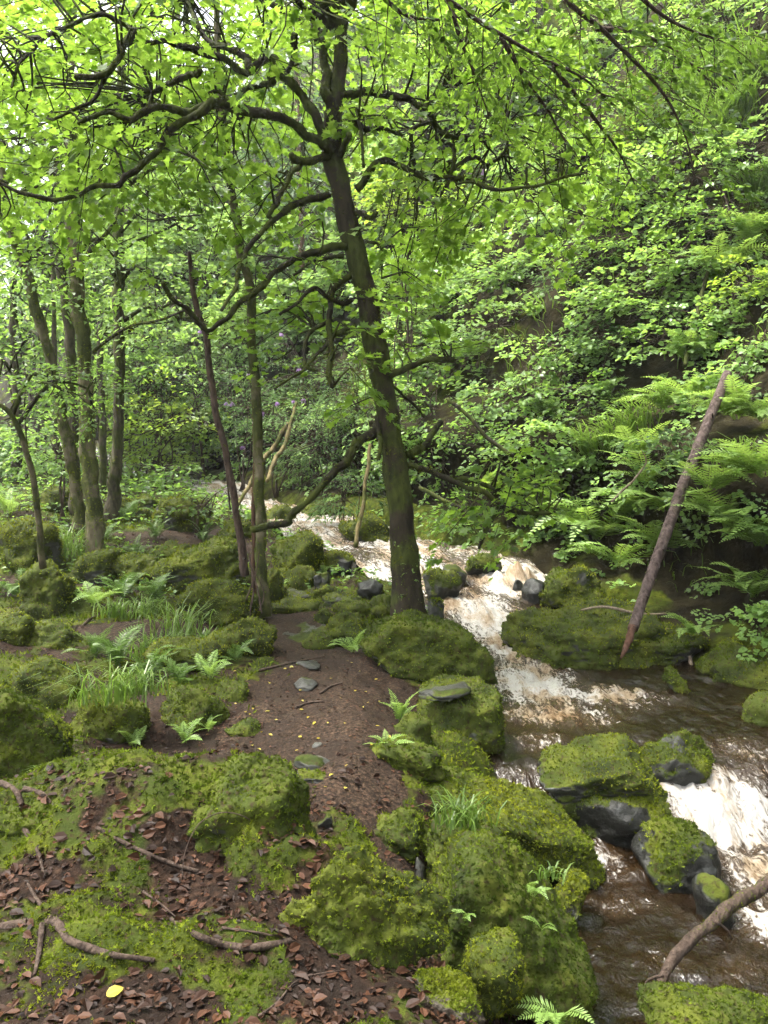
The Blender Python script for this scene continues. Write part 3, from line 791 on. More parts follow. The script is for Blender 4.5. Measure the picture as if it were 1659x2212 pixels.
B('boulder', 'mossy edge of the near bank sloping down beside the litter gully', 640, 1885, 950, 2110, 2.5, .85, 77, 3.0, .4, 36, fix=True, rough=.2, cuts=4, planes=[((0, -.2, 1), .6)])
# stones that lie on the path
B('stone', 'pale grey flat stone set in the middle of the path', 634, 1466, 688, 1493, 5.85, .1, 80, 3.2, 1, 4, level=3, cat='stone', fur=0)
B('stone', 'dark flat stone above the pale one on the path', 638, 1428, 692, 1443, 6.4, .1, 81, 3.2, 1, 0, level=2, cat='stone', fur=0)
B('stone', 'smooth dark oval stone half sunk in the lower path', 634, 1632, 718, 1664, 4.25, .1, 82, 2.4, .7, 6, level=3, cat='stone', fur=0, rough=.03)
B('stone', 'flat grey stone with moss rim below the dark oval stone', 636, 1663, 712, 1688, 4.05, .3, 83, 2.8, .8, 3, level=3, cat='stone')
B('stone', 'small dark pebble in the path above the oval stone', 674, 1604, 698, 1616, 4.5, .0, 84, 2.4, 1, 0, level=2, cat='stone', fur=0)
B('stone', 'grey slate lying on top of the block shaped boulder', 904, 1480, 1022, 1508, 5.2, .2, 85, 4.0, .9, -3, level=3, cat='stone', cuts=5, fur=0, fix=True)
B('stone', 'grey slate poking out of moss right of the near hump', 686, 1752, 726, 1794, 3.45, .2, 86, 3.0, .7, 20, level=3, cat='stone', fur=0)
B('stone', 'upright dark slate at the edge of the litter gully', 888, 1850, 928, 1906, 3.45, .1, 87, 3.0, .7, -15, level=3, cat='stone', fur=0)
B('stone', 'grey bare stone between fern face boulder and near bank', 890, 1942, 952, 1998, 2.95, .15, 88, 2.8, .8, 30, level=3, cat='stone', fur=0)
B('rock_outcrop', 'cracked brown bare rock in the near bank at bottom', 860, 2080, 1075, 2250, 2.32, .34, 89, 3.0, .7, 28, level=5, cat='outcrop', cuts=10, rough=.12, mat='brown_rock', fix=True)

# ------------------------------------------------------------------ wood
def smooth_line(pts, rad, step):
    pts = np.asarray(pts, float); rad = np.asarray(rad, float)
    seg = np.linalg.norm(np.diff(pts, axis=0), axis=1)
    out, ro = [], []
    e = np.concatenate([[2 * pts[0] - pts[1]], pts, [2 * pts[-1] - pts[-2]]])
    for i in range(len(pts) - 1):
        n = max(2, int(seg[i] / step))
        t = np.linspace(0, 1, n, endpoint=False)[:, None]
        a, b, c, d = e[i], e[i + 1], e[i + 2], e[i + 3]
        out.append(.5 * (2 * b + (c - a) * t + (2 * a - 5 * b + 4 * c - d) * t ** 2 + (3 * b - a - 3 * c + d) * t ** 3))
        ro.append(rad[i] + (rad[i + 1] - rad[i]) * t[:, 0])
    return np.concatenate(out + [pts[-1:]]), np.concatenate(ro + [rad[-1:]])

def tube(acc, pts, rad, seg=8, lump=.12, step=None, wob=0., flare=0., seed=0, wf=2.5):
    """A tapering, knotty, slightly crooked limb; returns its smoothed centre line."""
    rad = np.asarray(rad, float)
    C, R = smooth_line(pts, rad, step or max(float(rad.mean()) * 1.6, .02))
    n = len(C)
    if wob: C = C + wob * R[:, None] * np.stack([fbm(C * wf + seed + k * 31, 2) for k in range(3)], -1)
    T = unit(np.gradient(C, axis=0))
    up = np.array([0.3, -1, .2]) if abs(T[0, 2]) > .7 else np.array([0, 0, 1.])
    A = unit(np.cross(T, up)); Bv = np.cross(A, T)
    th = np.linspace(0, 2 * np.pi, seg, endpoint=False)
    ring = A[:, None] * np.cos(th)[None, :, None] + Bv[:, None] * np.sin(th)[None, :, None]
    V = C[:, None] + ring * R[:, None, None]
    sc = 1 / max(float(rad.max()), .01)
    ls = 1 + lump * fbm(V * min(sc * .55, 14) + seed * 3.1, 3)
    if flare:
        s = np.arange(n) / n
        ls = ls * (1 + flare * np.exp(-s * 14)[:, None] * (1 + .5 * np.sin(th * 3 + seed)[None, :]))
    V = C[:, None] + ring * (R[:, None] * ls)[..., None]
    i = np.arange(n * seg).reshape(n, seg)
    F = np.stack([i[:-1], np.roll(i[:-1], -1, 1), np.roll(i[1:], -1, 1), i[1:]], -1).reshape(-1, 4)
    V = np.concatenate([V.reshape(-1, 3), C[:1], C[-1:] + T[-1:] * R[-1] * .6])
    cap0 = np.stack([np.roll(i[0], -1), i[0], np.full(seg, n * seg)], -1)
    cap1 = np.stack([i[-1], np.roll(i[-1], -1), np.full(seg, n * seg + 1)], -1)
    acc.add(V, [F, cap0, cap1])
    return C, R, V, np.concatenate([F[:, [0, 1, 2]], F[:, [0, 2, 3]]])

def pxline(pts, y0, y1=None):
    """Frame points to world points, depth running from y0 to y1."""
    y1 = y0 if y1 is None else y1
    pts = np.asarray(pts, float)
    s = np.concatenate([[0], np.cumsum(np.hypot(*np.diff(pts, axis=0).T))]); s /= s[-1]
    return P(pts[:, 0], pts[:, 1], y0 + (y1 - y0) * s)

# leaf outlines: x across, y along, z out of the blade; each a set of polygons
_ang = np.radians([0, 28, 40, 62, 80, 112, 150])
def _lobed():
    half = [(0, 0), (.16, -.10), (.42, .02), (.30, .16), (.62, .34), (.36, .44), (.50, .78), (.22, .66), (0, 1.0)]
    z = [0, .03, .10, .04, .14, .05, .10, .03, -.06]
    R_ = [(x, y, k) for (x, y), k in zip(half, z)]
    L_ = [(-x, y, k) for (x, y), k in zip(half[1:-1], z[1:-1])]
    V = np.array(R_ + L_)
    n = len(half)
    right = list(range(n)); left = [0, n - 1] + list(range(len(V) - 1, n - 1, -1))
    return V, [np.array([right]), np.array([left])]
LOBED = _lobed()
OVATE = (np.array([(0, 0, 0), (.30, .30, .07), (.26, .66, .07), (0, 1, -.06), (-.26, .66, .07), (-.30, .30, .07)]), [np.array([(0, 1, 2, 3), (0, 3, 4, 5)])])
LANCE = (np.array([(0, 0, 0), (.15, .45, .05), (0, 1, -.10), (-.15, .45, .05)]), [np.array([(0, 1, 2, 3)])])
ROUND = (np.array([(0, 0, 0), (.42, .18, .08), (.46, .6, .1), (0, 1, -.05), (-.46, .6, .1), (-.42, .18, .08)]), [np.array([(0, 1, 2, 3), (0, 3, 4, 5)])])

def leaves(acc, p, d, n, size, tmpl, rnd=None, rng=RNG):
    """Places one leaf per point: d is where its tip points, n the side it shows."""
    m = len(p)
    if not m: return
    d = unit(d); n = unit(n - (n * d).sum(1, keepdims=True) * d); s = np.cross(d, n)
    T, polys = tmpl
    curl = rng.uniform(.4, 2.2, m)
    V = p[:, None] + size[:, None, None] * (T[None, :, 0:1] * s[:, None] + T[None, :, 1:2] * d[:, None] + (T[None, :, 2] * curl[:, None])[..., None] * n[:, None])
    k = len(T)
    base = (np.arange(m) * k)[:, None, None]
    F = [(q[None] + base).reshape(-1, q.shape[1]) for q in polys]
    if rnd is None: rnd = rng.random(m)
    acc.add(V.reshape(-1, 3), F, rnd=np.repeat(rnd, k))

def spray_points(c, out, L, per, rng=RNG, droop=.35, width=.6):
    """Flat layered twigs: for every centre a fan of leaves. Returns points, tip directions, normals, index."""
    m = len(c)
    idx = np.repeat(np.arange(m), per)
    N = len(idx)
    o = unit(out * np.array([1, 1, .35]) + 1e-6)
    lat = unit(np.cross(o, np.array([0, 0, 1.0])))
    t = rng.random(N) ** .8
    s = (rng.random(N) - .5) * 2
    wid = width * np.sin(np.pi * np.clip(t * .85 + .15, 0, 1))
    Li = L[idx]
    p = c[idx] + o[idx] * (t * Li)[:, None] + lat[idx] * (s * wid * Li)[:, None]
    p[:, 2] += -droop * Li * t ** 2 - .12 * Li * np.abs(s) + .05 * Li * rng.normal(size=N)
    d = o[idx] * 1.0 + lat[idx] * np.sign(s)[:, None] * .8 + rng.normal(size=(N, 3)) * .3
    d[:, 2] -= .35
    n = np.array([0, 0, 1.0]) + rng.normal(size=(N, 3)) * .38 + o[idx] * .25
    return p, d, n, idx

def limb_moss(root, V, T, y, dens=1.0, size=7.0):
    a = .5 * np.linalg.norm(np.cross(V[T[:, 1]] - V[T[:, 0]], V[T[:, 2]] - V[T[:, 0]]), axis=1).sum()
    n = int(a / px(6, y) ** 2 * 1.1 * dens)
    w = sstep(-.55, .55, fbm(V * 2.2, 3) + .15)
    p, nn, k = scatter(V, T, w, n)
    return p, nn, px(size, y)

# ------------------------------------------------------------------ the leaning sycamore
TY = 6.9
tb = P(885, 1338, TY)
syc = empty('sycamore_tree', tb, label='big leaning sycamore with crooked mossy limbs on the long boulder', cat='tree')
acc = Acc()
trunk_px = [(888, 1362, 46), (884, 1330, 41), (878, 1270, 34), (870, 1190, 31), (858, 1060, 29), (838, 900, 28), (812, 760, 27), (785, 620, 26), (757, 500, 25), (735, 400, 24), (718, 320, 24), (722, 240, 19), (732, 160, 17), (738, 80, 15), (735, 0, 14), (728, -140, 11), (735, -300, 8)]
pts = pxline([(a, b) for a, b, r in trunk_px], TY, TY + .3)
C, R, TV, TT = tube(acc, pts, [px(r * .9, TY) for a, b, r in trunk_px], 16, .16, .05, .2, .18, 1)
acc.build('trunk', M['bark_main'], syc)
MAIN_MOSS = Acc()
p, nn, s = limb_moss(syc, TV, TT, TY, 1.0)
sprigs(MAIN_MOSS, p, nn, s, flop=.7)
# (frame points, start radius, end radius, depth at the far end)
LIMBS = [
 ([(712, 332), (675, 300), (625, 275), (575, 245), (525, 232), (465, 220), (420, 234), (390, 240), (350, 232), (310, 245), (280, 260), (240, 245), (210, 250), (170, 266)], 15, 5, 5.9),
 ([(466, 222), (430, 240), (400, 255), (365, 285), (340, 325), (300, 360), (265, 380), (255, 400), (215, 400), (165, 420), (100, 428), (30, 410), (-20, 380)], 11, 4, 6.2),
 ([(706, 320), (695, 285), (670, 240), (645, 200), (615, 165), (595, 135), (580, 122), (550, 135), (540, 158)], 14, 11, 6.9),
 ([(540, 158), (500, 135), (450, 115), (400, 100), (350, 90), (320, 90), (285, 65), (260, 50), (220, 35), (175, 45), (100, 80), (50, 130), (25, 190)], 11, 3, 6.0),
 ([(540, 155), (520, 130), (480, 105), (445, 80), (425, 55), (410, 20), (400, -30)], 10, 6, 7.6),
 ([(285, 70), (270, 100), (250, 130), (230, 155), (195, 170), (165, 170)], 9, 8, 6.0),
 ([(230, 160), (220, 190), (200, 215), (160, 235), (115, 260)], 6, 3, 6.2),
 ([(595, 178), (550, 185), (500, 220), (470, 200), (430, 215), (390, 245)], 8, 4, 7.7),
 ([(435, 155), (390, 170), (350, 190), (330, 205)], 8, 7, 7.2),
 ([(715, 260), (705, 130), (680, 80), (650, 50), (620, 25), (575, 0), (540, -40)], 14, 8, 7.4),
 ([(640, 75), (630, 125), (620, 155)], 9, 7, 7.2),
 ([(690, 100), (672, 40), (640, -10), (600, -50)], 9, 7, 6.4),
 ([(708, 420), (650, 435), (600, 465), (575, 490), (540, 530), (515, 590), (505, 625), (480, 670)], 10, 4, 6.0),
 ([(703, 335), (665, 345), (640, 350), (625, 335)], 9, 9, 6.6),
 ([(648, 348), (630, 375), (610, 415), (590, 455), (580, 470)], 8, 5, 6.5),
 ([(742, 535), (690, 535), (640, 555), (600, 585), (560, 625), (525, 650), (500, 685), (460, 715), (440, 710), (415, 685), (400, 665), (375, 650), (360, 625), (350, 610)], 10, 4, 5.9),
 ([(742, 555), (690, 562), (660, 575), (635, 595)], 6, 3, 6.5),
 ([(738, 208), (785, 200), (830, 203), (870, 212), (905, 228), (930, 252), (960, 285), (995, 296), (1040, 300), (1056, 320)], 12, 8, 7.4),
 ([(918, 240), (934, 210), (958, 190), (988, 186)], 8, 6, 7.4),
 ([(742, 268), (785, 275), (830, 278), (870, 290), (905, 270), (935, 266)], 8, 6, 7.6),
 ([(1050, 298), (1085, 285), (1092, 268)], 6, 4, 7.6),
 ([(765, 405), (795, 372), (830, 350), (860, 354), (890, 372), (930, 380), (960, 380), (1000, 385), (1045, 400), (1090, 407), (1155, 400), (1220, 382), (1270, 370)], 11, 3, 6.5),
 ([(960, 412), (972, 375), (980, 330), (965, 310), (940, 298)], 8, 6, 7.0),
 ([(985, 362), (1025, 340), (1050, 357), (1080, 340), (1096, 315)], 7, 4, 7.2),
 ([(770, 230), (780, 280), (785, 360)], 5, 4, 6.8),
 ([(735, 335), (755, 290)], 10, 9, 6.7),
 ([(840, 816), (868, 795), (905, 785), (940, 778), (978, 774)], 12, 6, 6.9),
 ([(880, 990), (910, 975), (930, 940), (952, 912)], 13, 10, 7.6),
 ([(812, 915), (775, 960), (740, 1000), (700, 1045), (660, 1085), (628, 1118), (618, 1132), (580, 1134), (545, 1142)], 13, 9, 6.6),
 ([(872, 998), (920, 1012), (960, 1030), (1000, 1048), (1050, 1064), (1085, 1092), (1130, 1106), (1190, 1106)], 10, 6, 6.9),
 ([(985, 1040), (1005, 1032), (1030, 1040), (1075, 1056)], 8, 6, 7.0),
 ([(1075, 1090), (1065, 1120), (1045, 1160), (1035, 1185)], 7, 4, 7.0),
 ([(758, 600), (730, 620), (712, 650), (715, 720), (718, 790), (720, 830)], 9, 8, 6.6),
 ([(762, 648), (720, 650), (680, 625), (650, 650), (605, 678)], 7, 4, 6.4),
 ([(770, 700), (720, 730), (690, 760), (650, 800), (600, 835)], 7, 3, 6.3),
 ([(712, 690), (670, 720), (660, 790), (680, 800)], 6, 4, 6.5),
 ([(770, 460), (800, 475), (815, 462)], 8, 7, 6.8),
 ([(790, 520), (820, 530), (825, 600)], 4, 3, 7.1),
 ([(815, 900), (820, 950), (815, 990)], 9, 5, 6.7),
 ([(850, 835), (890, 870), (915, 900)], 4, 3, 7.4),
]
limb_pts = []
for k, (lp, r0, r1, ye) in enumerate(LIMBS):
    acc = Acc()
    # where this limb leaves the wood that carries it
    best = np.argmin(np.abs(np.array([q[1] for q in trunk_px]) - lp[0][1]))
    ys = TY + .1
    if k in (1, 3, 4, 5, 6, 8): ys = {1: 6.35, 3: 6.9, 4: 6.9, 5: 6.2, 6: 6.1, 8: 6.6}[k]
    pts = pxline(lp, ys, ye)
    rr = np.linspace(r0, r1, len(lp)) * np.random.default_rng(k).uniform(.86, 1.18, len(lp))
    C, R, V, T = tube(acc, pts, [px(r * .74, TY) for r in rr], 8, .40, .03, 1.3, 0, k, 3.6)
    acc.build('branch', M['bark_limb'], syc)
    p, nn, s = limb_moss(syc, V, T, TY, 1.0, 6.5)
    sprigs(MAIN_MOSS, p, nn, s, flop=1.0)
    limb_pts.append((C, R))
MAIN_MOSS.build('moss', M['tree_moss'], syc, smooth=False, kind='stuff')

# twigs and leaves: layered sprays carried by fine twigs that leave the limbs
rng = np.random.default_rng(5)
up_l = []  # unseen upper limbs that carry the added overhead crown
for k, (a_, b_, c_) in enumerate([((.3, 4.6, 7.2), (.2, 2.4, 7.8), (.4, .2, 7.9)), ((-2.0, 5.2, 7.0), (-3.2, 3.0, 7.7), (-4.0, .6, 8.0)), ((-3.0, 6.6, 7.4), (-4.8, 5.6, 8.1), (-6.2, 5.0, 8.2)), ((-.9, 5.4, 7.6), (-1.2, 3.4, 8.4), (-1.4, 1.2, 8.8)), ((1.0, 6.0, 7.6), (1.7, 4.8, 8.2), (2.2, 3.0, 8.6))]):
    acc = Acc()
    st0 = P(732, 60, TY + .2)
    C, R, V, T = tube(acc, [st0, (st0 + np.array(a_)) / 2 + np.array([0, 0, .3]), a_, b_, c_], [.07, .06, .05, .035, .015], 7, .3, .06, 1.0, 0, 60 + k)
    acc.build('branch', M['bark_limb'], syc); up_l.append((C, R))
allC = np.concatenate([c[int(len(c) * .25):] for c, r in limb_pts + up_l])
cand = []
# (u0, v0, u1, v1, nearest depth, farthest depth, how many sprays)
for (u0, v0, u1, v1, ya, yb, n) in [(-60, -120, 330, 130, 5.6, 8.6, 52), (-60, 100, 300, 330, 6.2, 9.0, 46), (-40, 300, 240, 470, 6.0, 8.5, 22), (300, -120, 700, 120, 6.2, 9.2, 46), (280, 110, 700, 270, 6.9, 9.4, 42),
                                   (240, 260, 480, 420, 6.2, 8.0, 26), (480, 330, 700, 480, 6.4, 8.0, 14), (540, 470, 760, 700, 6.6, 8.0, 12), (600, 620, 820, 860, 6.4, 7.6, 8), (700, -120, 1120, 120, 6.0, 8.6, 50),
                                   (760, 110, 1160, 300, 6.8, 8.8, 44), (860, 280, 1260, 470, 6.6, 8.2, 36), (820, 420, 1010, 600, 7.2, 8.8, 14), (830, 700, 1000, 830, 6.8, 7.8, 5), (1000, 1010, 1200, 1100, 6.6, 7.6, 9), (1080, 980, 1220, 1060, 6.6, 7.4, 6)]:
    cand.append(P(rng.uniform(u0, u1, n), rng.uniform(v0, v1, n), rng.uniform(ya, yb, n)))
# the upper crown, out of view, added to shade the bank and the viewer
top_ = np.stack([rng.uniform(-6.5, 2.2, 50), rng.uniform(-1.0, 7.2, 50), rng.uniform(6.6, 9.4, 50)], -1)
cand.append(top_)
cand = np.concatenate(cand)
near = np.array([allC[np.argmin(((allC - c) ** 2).sum(1))] for c in cand])
out = unit(cand - near + rng.normal(size=cand.shape) * .25)
L = rng.uniform(.38, .75, len(cand)); L[-50:] *= 1.5
tw = Acc()
for c, a, o, l in zip(cand, near, out, L):
    mid = (a * .5 + c * .5) + rng.normal(size=3) * .06 + np.array([0, 0, .05])
    o2 = unit(o * np.array([1, 1, .35]))
    tip = c + o2 * l * .9 - np.array([0, 0, .3 * l])
    tube(tw, [a, mid, c, tip], [.011, .008, .006, .003], 4, 0, .12)
tw.build('twigs', M['bark_limb'], syc, kind='stuff')
lp_, ld_, ln_, li_ = spray_points(cand, out, L, 25, rng, .45, .55)
ls_ = rng.uniform(.045, .098, len(lp_)) * np.where(li_ >= len(cand) - 50, 1.5, 1.0)
lr_ = np.clip(.5 + .28 * rng.normal(size=len(lp_)), 0, 1)
seen = P(0, 0, 1)  # rank by size in the picture
big = np.argsort(lp_[:, 1] / ls_ + 50 * ((np.abs(lp_[:, 0] / lp_[:, 1]) > .49) | (lp_[:, 2] - CAMZ > .6 * lp_[:, 1])))[:300]
rest = np.ones(len(lp_), bool); rest[big] = False
la = Acc(); leaves(la, lp_[rest], ld_[rest], ln_[rest], ls_[rest], LOBED, lr_[rest], rng)
la.build('crown', M['leaf_syc'], syc, smooth=False, kind='stuff')

def leaf_parts(parent, p, d, n, size, tmpl, mat, rnds, name='leaf', **kw):
    """Single leaves that can be told apart: objects that share a few meshes."""
    mm = []
    for k, r in enumerate(rnds):
        V = tmpl[0].copy(); V[:, 2] *= .6 + .5 * k
        mm.append(mesh(name, V, tmpl[1], M[mat], {'rnd': np.full(len(V), r)}, False))
    d = unit(d); n = unit(n - (n * d).sum(1, keepdims=True) * d); s = np.cross(d, n)
    base = np.array(parent.location) if parent is not None else np.zeros(3)
    obs = []
    for i in range(len(p)):
        o = bpy.data.objects.new(name, mm[i % len(mm)])
        Mx = Matrix(np.column_stack([s[i] * size[i], d[i] * size[i], n[i] * size[i]]).tolist()).to_4x4()
        Mx.translation = Vector((p[i] - base).tolist())
        put(o, parent, **kw)
        o.matrix_local = Mx
        obs.append(o)
    return obs
leaf_parts(syc, lp_[big], ld_[big], ln_[big], ls_[big], LOBED, 'leaf_syc', (.25, .5, .75))

# ivy at the foot of the trunk
iv = Acc()
p, nn, k = scatter(TV, TT, ((TV[:, 2] < tb[2] + .75) & (TV[:, 0] > tb[0] - .12)).astype(float), 150, rng)
leaves(iv, p + nn * .03, rng.normal(size=p.shape) + np.array([0, -.3, -.4]), nn + rng.normal(size=p.shape) * .3, rng.uniform(.04, .075, len(p)), LOBED, None, rng)
o = iv.build('ivy', M['leaf_hazel'], None, smooth=False, label='small green ivy climbing the foot of the leaning sycamore', cat='ivy')

# ------------------------------------------------------------------ other trunks
def tree(name, label, line, r, y, bark, y1=None, limbs=(), crown=(), leaf='leaf_mid', tmpl=OVATE, lsize=.07, per=22, L=(.5, .9), seed=0, moss=.5, group=None, cat='tree', extra_top=None, flare=.15, lump=.16, base_part=None):
    """line: frame points from the foot upwards; crown: (u, v, y, ru, rv, depth radius, sprays)."""
    rg = np.random.default_rng(100 + seed)
    pts = pxline(line, y, y1)
    root = empty(name, pts[0], label=label, cat=cat, group=group)
    rr = np.array(r) * .86
    if extra_top is not None:
        pts = np.concatenate([pts, extra_top]); rr = np.concatenate([rr, np.linspace(rr[-1] * .8, rr[-1] * .3, len(extra_top))])
    acc = Acc()
    C, R, V, T = tube(acc, pts, [px(q, y) for q in rr], 12, lump, .09, .5, flare, seed)
    acc.build('trunk', M[bark], root)
    mo = Acc()
    if moss > 0:
        p, nn, s = limb_moss(root, V, T, y, moss)
        sprigs(mo, p, nn, s, rg, .8)
    la = Acc(); tw = Acc()
    for k, (lp, ra, rb, ye) in enumerate(limbs):
        acc = Acc()
        q = pxline(lp, y, ye)
        c, r_, V, T = tube(acc, q, np.linspace(px(ra, y), px(rb, y), len(lp)), 7, .25, .06, .8, 0, seed + k)
        acc.build('branch', M['bark_limb'] if bark != 'dead_wood' else M[bark], root)
        if moss > 0:
            p, nn, s = limb_moss(root, V, T, y, moss)
            sprigs(mo, p, nn, s, rg, .9)
    if mo.n: mo.build('moss', M['sprig' if bark == 'bark_pale' else 'tree_moss'], root, smooth=False, kind='stuff')
    for (u, v, cy, ru, rv, rd, n) in crown:
        cc = P(u, v, cy)
        th = rg.normal(size=(n, 3)); th = unit(th) * (rg.random((n, 1)) ** .4)
        ctr = cc + th * np.array([px(ru, cy), rd, px(rv, cy)])
        a = C[np.argmin(((C - cc) ** 2).sum(1) + 4 * np.maximum(0, C[:, 2] - cc[2]) ** 2)]
        tube(tw, [a, (a + cc) / 2 + np.array([0, 0, .25]), cc], [px(5, y), px(4, y), px(2, y)], 5, .2, .2)
        for q in ctr[::3]:
            tube(tw, [cc, (cc + q) / 2 + rg.normal(size=3) * .08, q], [px(2.4, y), px(1.6, y), px(1.0, y)], 4, 0, .4)
        o = unit(th + rg.normal(size=th.shape) * .3 + np.array([0, -.3, 0]))
        p, d, nn, _ = spray_points(ctr, o, rg.uniform(*L, n), per, rg, .35, .6)
        leaves(la, p, d, nn, rg.uniform(.7, 1.25, len(p)) * lsize, tmpl, np.clip(.5 + .27 * rg.normal(size=len(p)), 0, 1), rg)
    if tw.n: tw.build('twigs', M['bark_limb'], root, kind='stuff')
    if la.n: la.build('crown', M[leaf], root, smooth=False)
    return root

tree('thin_tree', 'slim straight tree with mossy stem and reddish upper bark left of centre', [(571, 1330), (567, 1250), (562, 1080), (555, 880), (546, 730), (540, 620), (521, 550), (510, 475), (496, 375), (480, 260), (470, 120), (465, -60)], [16, 13.5, 13, 12, 11.5, 11, 11, 10.5, 10, 10, 8, 7], 7.9, 'bark_pale', 8.3,
     limbs=[([(480, 270), (520, 255), (560, 262)], 4, 2, 8.6), ([(500, 390), (470, 360), (440, 350)], 4, 2, 8)], crown=[(470, 60, 9.2, 160, 110, .9, 26), (420, -120, 9, 260, 120, 1.2, 24)], leaf='leaf_syc', lsize=.085, seed=1, moss=.6)
tree('thin_tree', 'twin thin stem leaning against the slim mossy tree', [(548, 1290), (548, 1180), (550, 1060), (549, 940), (546, 850)], [8, 7, 6.5, 6, 4], 8.1, 'bark_red', 8.2, seed=2, moss=.5)
tree('dead_tree', 'bare dark dead stem leaning left with broken pointed top', [(529, 1245), (524, 1200), (511, 1120), (496, 1020), (475, 930), (457, 830), (446, 730), (430, 680), (416, 605), (408, 546)], [10, 10, 9, 9, 8.5, 8, 7.5, 7, 6, 4.5], 8.2, 'dead_wood', 7.8,
     limbs=[([(444, 720), (425, 690), (405, 672), (390, 655)], 5, 3, 7.7), ([(497, 1100), (489, 1020), (480, 960)], 2, 1, 8)], seed=3, moss=.12, cat='dead tree')
tree('ivy_tree', 'ivy clad shaggy trunk with peeling mossy bark, second from left', [(208, 1200), (197, 1040), (187, 880), (181, 730), (166, 620), (160, 500), (152, 280), (150, 120), (150, -50)], [22, 19, 18, 17, 18, 18, 17, 14, 12], 10.4, 'bark_pale', 10.8,
     limbs=[([(180, 560), (215, 520), (245, 480), (262, 440)], 6, 3, 11), ([(165, 420), (120, 380), (70, 350), (20, 330)], 7, 3, 10), ([(200, 760), (240, 730), (285, 705), (350, 690), (400, 670)], 4, 2, 9.6)],
     crown=[(60, 560, 10.5, 110, 90, 1.0, 26), (250, 560, 10.8, 90, 90, 1.0, 20), (140, 330, 11.5, 170, 90, 1.2, 30), (60, 200, 12, 150, 120, 1.2, 24), (120, -40, 11, 260, 120, 1.8, 26)], leaf='leaf_mid', lsize=.085, seed=4, moss=1.0, lump=.3)
tree('ivy_tree', 'darker trunk standing close behind the ivy clad trunk', [(168, 1110), (160, 1000), (155, 860), (150, 730), (135, 600), (128, 470), (124, 330)], [14, 13, 13, 12, 12, 11, 10], 12.0, 'bark_ivy', 12.2, seed=5, moss=.6, crown=[(110, 430, 12, 90, 80, .8, 16)], lsize=.085)
tree('birch_tree', 'mossy flaking birch leaning right at the left edge', [(178, 1150), (167, 1080), (151, 980), (131, 880), (97, 735), (75, 650), (45, 555), (22, 480), (8, 420), (0, 330)], [15, 14, 13.5, 13, 12, 12, 12, 11, 9, 7], 11.2, 'bark_pale', 10.6,
     limbs=[([(15, 470), (40, 420), (90, 400)], 6, 3, 10.5), ([(12, 460), (-10, 400), (-30, 360)], 6, 4, 10)], crown=[(20, 330, 10.2, 90, 70, .8, 16), (40, 760, 11.5, 70, 60, .6, 12)], leaf='leaf_mid', lsize=.08, seed=6, moss=1.1, lump=.3)
tree('dark_tree', 'straight dark trunk with flared foot right of the ivy clad one', [(236, 1128), (247, 1050), (255, 930), (256, 780), (255, 600), (257, 450), (262, 310), (262, 180), (262, 20)], [21, 15, 13, 13, 13, 12.5, 12, 11, 9], 13.6, 'bark_ivy', 13.6,
     limbs=[([(258, 420), (300, 385), (360, 350), (430, 320), (520, 262)], 7, 2, 12.6), ([(252, 360), (238, 330), (230, 310)], 5, 3, 13.4), ([(260, 540), (300, 520), (350, 500), (410, 465)], 4, 2, 13), ([(255, 730), (300, 700), (345, 665), (390, 650)], 5, 2, 13), ([(250, 600), (225, 560), (200, 545)], 5, 2, 13.2)],
     crown=[(360, 470, 13, 120, 80, 1.1, 26), (330, 600, 13.4, 110, 70, 1, 22), (390, 690, 13.2, 110, 70, 1, 22), (300, 330, 13.5, 120, 90, 1.1, 22), (280, 160, 14, 160, 110, 1.3, 26), (400, 330, 13.6, 100, 60, 1.0, 16)], leaf='leaf_mint', lsize=.10, seed=7, moss=.55)
tree('thin_birch', 'thin bent birch in front of the triangular boulder at far left', [(93, 1225), (86, 1150), (80, 1090), (66, 1010), (46, 945), (26, 897), (4, 876), (-30, 866)], [8, 7.5, 7.5, 7, 6.5, 6, 5, 4], 8.0, 'bark_pale', 7.4, limbs=[([(60, 990), (56, 930), (52, 870), (60, 800)], 2, 1, 8.0), ([(20, 892), (60, 835), (110, 828), (130, 838)], 3, 2, 7.4)],
     crown=[(110, 830, 7.9, 75, 45, .5, 20), (190, 840, 8.2, 70, 60, .5, 18), (20, 800, 7.8, 60, 40, .5, 12)], leaf='leaf_mid', lsize=.05, seed=8, moss=.5, L=(.25, .45))
tree('far_trunk', 'dark far trunk at the left edge behind the thin birch', [(36, 1010), (38, 930), (36, 850), (30, 740), (28, 600)], [12, 11, 10, 9, 7], 15, 'bark_ivy', seed=9, crown=[(40, 640, 15, 100, 80, 1, 22), (30, 900, 15.5, 70, 60, .8, 12)], leaf='leaf_mint', lsize=.11)
tree('far_trunk', 'thin dark far trunk between the birch and the ivy clad trunk', [(122, 1000), (120, 900), (118, 760), (116, 640), (112, 520)], [7, 6, 6, 5, 4], 16, 'bark_ivy', seed=10, crown=[(120, 620, 17, 110, 90, 1.2, 22)], leaf='leaf_mid', lsize=.12)
tree('far_trunk', 'paired far trunk right behind the straight dark trunk', [(222, 1090), (222, 960), (218, 800), (215, 660)], [10, 9, 8, 6], 17, 'bark_ivy', seed=11, crown=[(220, 720, 18, 110, 90, 1.2, 22)], leaf='leaf_mid', lsize=.12)
